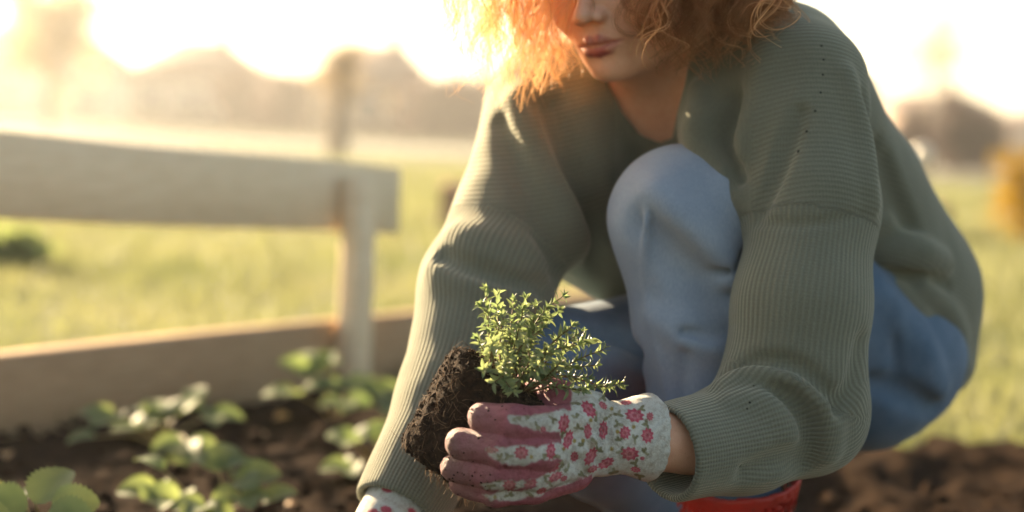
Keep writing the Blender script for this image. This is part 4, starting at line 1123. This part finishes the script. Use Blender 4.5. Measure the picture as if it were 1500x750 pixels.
def leaf_mesh(name, n=7, wid=.32, fold=.16, curl=.12, serr=0, mat=None, cup=0.0, rnd=.8):
    t = np.linspace(0, 1, n); w_ = wid * np.sin(np.clip(t, 0, 1) ** .8 * math.pi) ** rnd
    if serr: w_ = w_ * (1 + serr * (np.arange(n) % 2 - .5) * 2)
    w_[0] = .03; w_[-1] = .005
    z = curl * (t * (1 - t) * 4 * .5 - t * t)
    V = []
    for i in range(n):
        V += [(t[i], -w_[i], z[i] + fold * w_[i]), (t[i], -w_[i] * .5, z[i] + fold * w_[i] * .35 + cup), (t[i], 0, z[i]), (t[i], w_[i] * .5, z[i] + fold * w_[i] * .35 + cup), (t[i], w_[i], z[i] + fold * w_[i])]
    F = [(i * 5 + j, (i + 1) * 5 + j, (i + 1) * 5 + j + 1, i * 5 + j + 1) for i in range(n - 1) for j in range(4)]
    return mesh_np(name, V, np.array(F), mat)
HL = leaf_mesh('leaf', 7, .19, .35, .10, 0, MAT['herb'])
def place(me, name, parent, pos, x, nrm_, size):
    x = np.asarray(x, float); x = x / np.linalg.norm(x); z = np.asarray(nrm_, float); z = z - x * (z @ x); z /= np.linalg.norm(z) + 1e-9; y = np.cross(z, x)
    M_ = Matrix(((x[0] * size, y[0] * size, z[0] * size, pos[0]), (x[1] * size, y[1] * size, z[1] * size, pos[1]), (x[2] * size, y[2] * size, z[2] * size, pos[2]), (0, 0, 0, 1)))
    o = bpy.data.objects.new(name, me); COL.objects.link(o)
    if parent is not None:
        o.parent = parent
        if parent.parent is None: o.matrix_parent_inverse = Matrix.Translation(-Vector(parent.location))
    o.matrix_basis = M_
    return o
TIPS = [(712, 424, 1.55), (728, 432, 1.57), (704, 448, 1.54), (738, 462, 1.53), (752, 442, 1.57), (766, 452, 1.54), (770, 438, 1.58), (786, 446, 1.55), (800, 458, 1.57), (797, 480, 1.52), (824, 434, 1.56), (818, 455, 1.59), (838, 478, 1.53), (852, 486, 1.57), (846, 505, 1.54), (884, 512, 1.55), (866, 498, 1.60), (872, 535, 1.56), (862, 552, 1.52), (908, 562, 1.54), (890, 568, 1.57), (852, 572, 1.51), (822, 530, 1.50), (700, 495, 1.52), (694, 520, 1.56), (708, 540, 1.50), (690, 546, 1.53), (724, 560, 1.495), (752, 575, 1.49), (745, 520, 1.495), (770, 505, 1.50), (790, 535, 1.49), (722, 500, 1.50), (760, 480, 1.515), (712, 470, 1.58), (780, 470, 1.60), (740, 490, 1.61), (815, 500, 1.61), (805, 515, 1.505), (735, 535, 1.50)]
leaves = []
r = np.random.default_rng(17)
for k, (tx, ty, td) in enumerate(TIPS):
    b = topc + (P(745, 0, 1) - P(745, 0, 1)) + rt * r.uniform(-.02, .028) + fw * r.uniform(-.018, .02) + rax * -.004 - rt * .0
    bx = 720 + np.clip((tx - 700) / 200, 0, 1) * 65 + r.normal() * 7
    b = P(bx, 556 + (bx - 720) * .28 + r.normal() * 4, 1.545 + r.normal() * .012)
    e = P(tx, ty, td); L = np.linalg.norm(e - b)
    mid = (b + e) / 2 + up * L * .10 + r.normal(size=3) * L * .07
    c = catmull([b, mid, e], 10); m = MB(); m.tube(c, np.linspace(.0011, .0005, len(c)), 5)
    st = m.build('stem', MAT['stem'], plant, True)
    T, Nn, B = frames(c); s_ = np.concatenate([[0], np.cumsum(np.linalg.norm(np.diff(c, axis=0), axis=1))])
    npair = max(5, int(L / .0054))
    for q in range(npair):
        tt = .18 + .82 * (q + .5) / npair; i = int(np.searchsorted(s_, tt * s_[-1])); i = min(i, len(c) - 1)
        ph = q * 1.57 + k + r.normal() * .3; a = math.cos(ph) * Nn[i] + math.sin(ph) * B[i]
        for sg in (-1, 1):
            d = sg * a + T[i] * r.uniform(.35, .95) + r.normal(size=3) * .22
            sz = r.uniform(.0088, .0138) * (1.0 if q < npair - 2 else .8)
            leaves.append((st, c[i], d, T[i] - sg * a * .2, sz))
    for q in range(4):
        d = T[-1] + r.normal(size=3) * .5; leaves.append((st, c[-1], d, np.cross(d, r.normal(size=3)), r.uniform(.006, .009)))
dep = np.array([(l[1] - CAM) @ fw - l[4] * 6 for l in leaves]); order = np.argsort(dep)
near = set(order[:300].tolist())
hv = np.array([v.co[:] for v in HL.vertices]); hf = np.array([p.vertices[:] for p in HL.polygons])
Vs, Fs, kk = [], [], 0
for i, (st, pos, d, nn, sz) in enumerate(leaves):
    if i in near: place(HL, 'leaf', st, pos, d, nn, sz)
    else:
        x = d / np.linalg.norm(d); z = nn - x * (nn @ x); z /= np.linalg.norm(z); y = np.cross(z, x)
        Vs.append(pos + sz * (hv @ np.stack([x, y, z]))); Fs.append(hf + kk); kk += len(hv)
o = add('leaf_mass', np.concatenate(Vs), np.concatenate(Fs), MAT['herb'], plant); o['kind'] = 'stuff'

# ------------------------------------------------------------------ strawberry plants in the bed
SL = leaf_mesh('leaflet', 21, .42, .25, .16, .09, MAT['leaf'], rnd=.55)
def strawberry(base, lv, label, face=.35):
    base = np.asarray(base, float); t = thing('strawberry_plant', base, label, 'strawberry plant', 'strawberry plants in the bed')
    r = np.random.default_rng(int(abs(base[0]) * 1000) % 977)
    for (px, py, d, size, az, tilt, tri) in lv:
        c = P(px, py, d); mid = (base + c) / 2 + np.array([r.normal() * .008, r.normal() * .008, .012])
        m = MB(); m.tube(catmull([base, mid, c], 6), np.linspace(.0024, .0014, 13), 6)
        st = m.build('stalk', MAT['stalk'], t, True)
        for q in ([0, -1, 1] if tri else [0]):
            a = R(az) + q * 1.25 + r.normal() * .1
            # azimuth seen from the camera: 0 = image right, 90 = away
            dv = np.array([math.cos(a), math.sin(a), math.tan(R(tilt)) * (.6 + .4 * (q == 0)) + r.normal() * .08])
            nn = np.array([r.normal() * .22, -face + r.normal() * .2, 1.0])
            place(SL, 'leaflet', st, c, dv, nn, 1.3 * size * (1 if q == 0 else .88))
    return t
g = lambda px, d: GD(px, d, .01)
strawberry(g(72, 1.86), [(52, 738, 1.80, .044, 55, 40, False), (76, 744, 1.79, .038, 15, 8, False), (40, 744, 1.79, .040, 190, 6, False), (70, 752, 1.77, .044, 330, -4, False), (30, 748, 1.80, .040, 150, 16, False), (20, 760, 1.76, .044, 230, 0, False)], 'strawberry plant with serrated upright leaves at the near end of the bed', 1.5)
strawberry(g(300, 2.25), [(238, 688, 2.25, .036, 150, 20, False), (262, 735, 2.22, .040, 170, 15, True), (322, 690, 2.25, .040, 80, 40, True), (348, 706, 2.23, .044, 10, 12, True), (352, 728, 2.2, .036, 300, 0, True), (230, 720, 2.25, .04, 185, 10, True), (385, 735, 2.22, .035, 10, 20, False), (300, 742, 2.18, .038, 250, 5, True)], 'strawberry plant with pale young leaves on long thin stalks')
strawberry(g(235, 2.82), [(165, 618, 2.82, .045, 175, 12, True), (205, 628, 2.78, .042, 140, 8, True), (262, 606, 2.84, .045, 60, 25, True), (305, 612, 2.82, .045, 5, 8, True), (290, 590, 2.88, .040, 120, 30, False), (272, 650, 2.7, .05, 285, -8, True), (225, 610, 2.86, .04, 100, 30, True), (140, 640, 2.76, .036, 200, 0, False)], 'low spreading strawberry plant in the middle of the bed')
strawberry(g(490, 3.12), [(455, 548, 3.14, .055, 120, 30, True), (432, 578, 3.1, .05, 180, 8, True), (482, 570, 3.08, .045, 90, 20, True), (515, 568, 3.1, .05, 40, 15, True), (545, 578, 3.1, .05, 10, 12, True), (565, 596, 3.04, .045, 350, 0, True), (470, 540, 3.16, .04, 60, 40, True), (505, 590, 3.0, .042, 280, 0, True)], 'large bushy strawberry plant beside the wooden post')
strawberry(g(545, 2.72), [(520, 650, 2.7, .04, 170, 15, True), (548, 642, 2.74, .042, 60, 25, True), (515, 685, 2.6, .038, 200, 0, True), (560, 655, 2.7, .04, 20, 12, True)], 'small strawberry plant growing close to the long straight sleeve')
strawberry(g(8, 2.35), [(5, 728, 2.3, .036, 180, 10, True), (22, 735, 2.28, .03, 20, 25, False)], 'small low strawberry plant partly past the end of the bed')
# dry leaves on the soil
DL = leaf_mesh('dry_leaf', 9, .36, .3, .3, 0, simple('dry_leaf', (.30, .16, .07), (.42, .26, .12), 40, .7, 0))
for k, (px, py, s_) in enumerate([(402, 614, .03), (10, 672, .03), (392, 640, .018), (418, 740, .022)]):
    p = G(px, py, .012); o = place(DL, 'dry_leaf', None, p, (math.cos(k * 2), math.sin(k * 2), .35), (.2, -.5, 1), s_)
    tag(o, ['curled dry brown leaf on bare soil between the low spreading and the bushy strawberry plants', 'curled dry brown leaf lying by the board at the sunny end of the bed', 'tiny curled dry brown leaf beside the larger one on bare soil', 'dry brown leaf on soil beside the plant with long thin stalks'][k], 'leaf', 'dry leaves on the soil')

# ------------------------------------------------------------------ evening haze
mb = MB(); mb.box([0, 240, 8.3], [260, 0, 0], [0, 250, 0], [0, 0, 9.5])
m_ = bpy.data.materials.new('haze'); m_.use_nodes = True; nt = m_.node_tree; nt.nodes.clear()
out = nt.nodes.new('ShaderNodeOutputMaterial'); pv = nt.nodes.new('ShaderNodeVolumePrincipled')
pv.inputs['Color'].default_value = (.95, .93, .9, 1); pv.inputs['Density'].default_value = .0014; pv.inputs['Anisotropy'].default_value = .5
nt.links.new(pv.outputs[0], out.inputs['Volume'])
hz = mb.build('haze', m_); tag(hz, 'warm evening haze over the lawn', 'haze', kind='stuff')
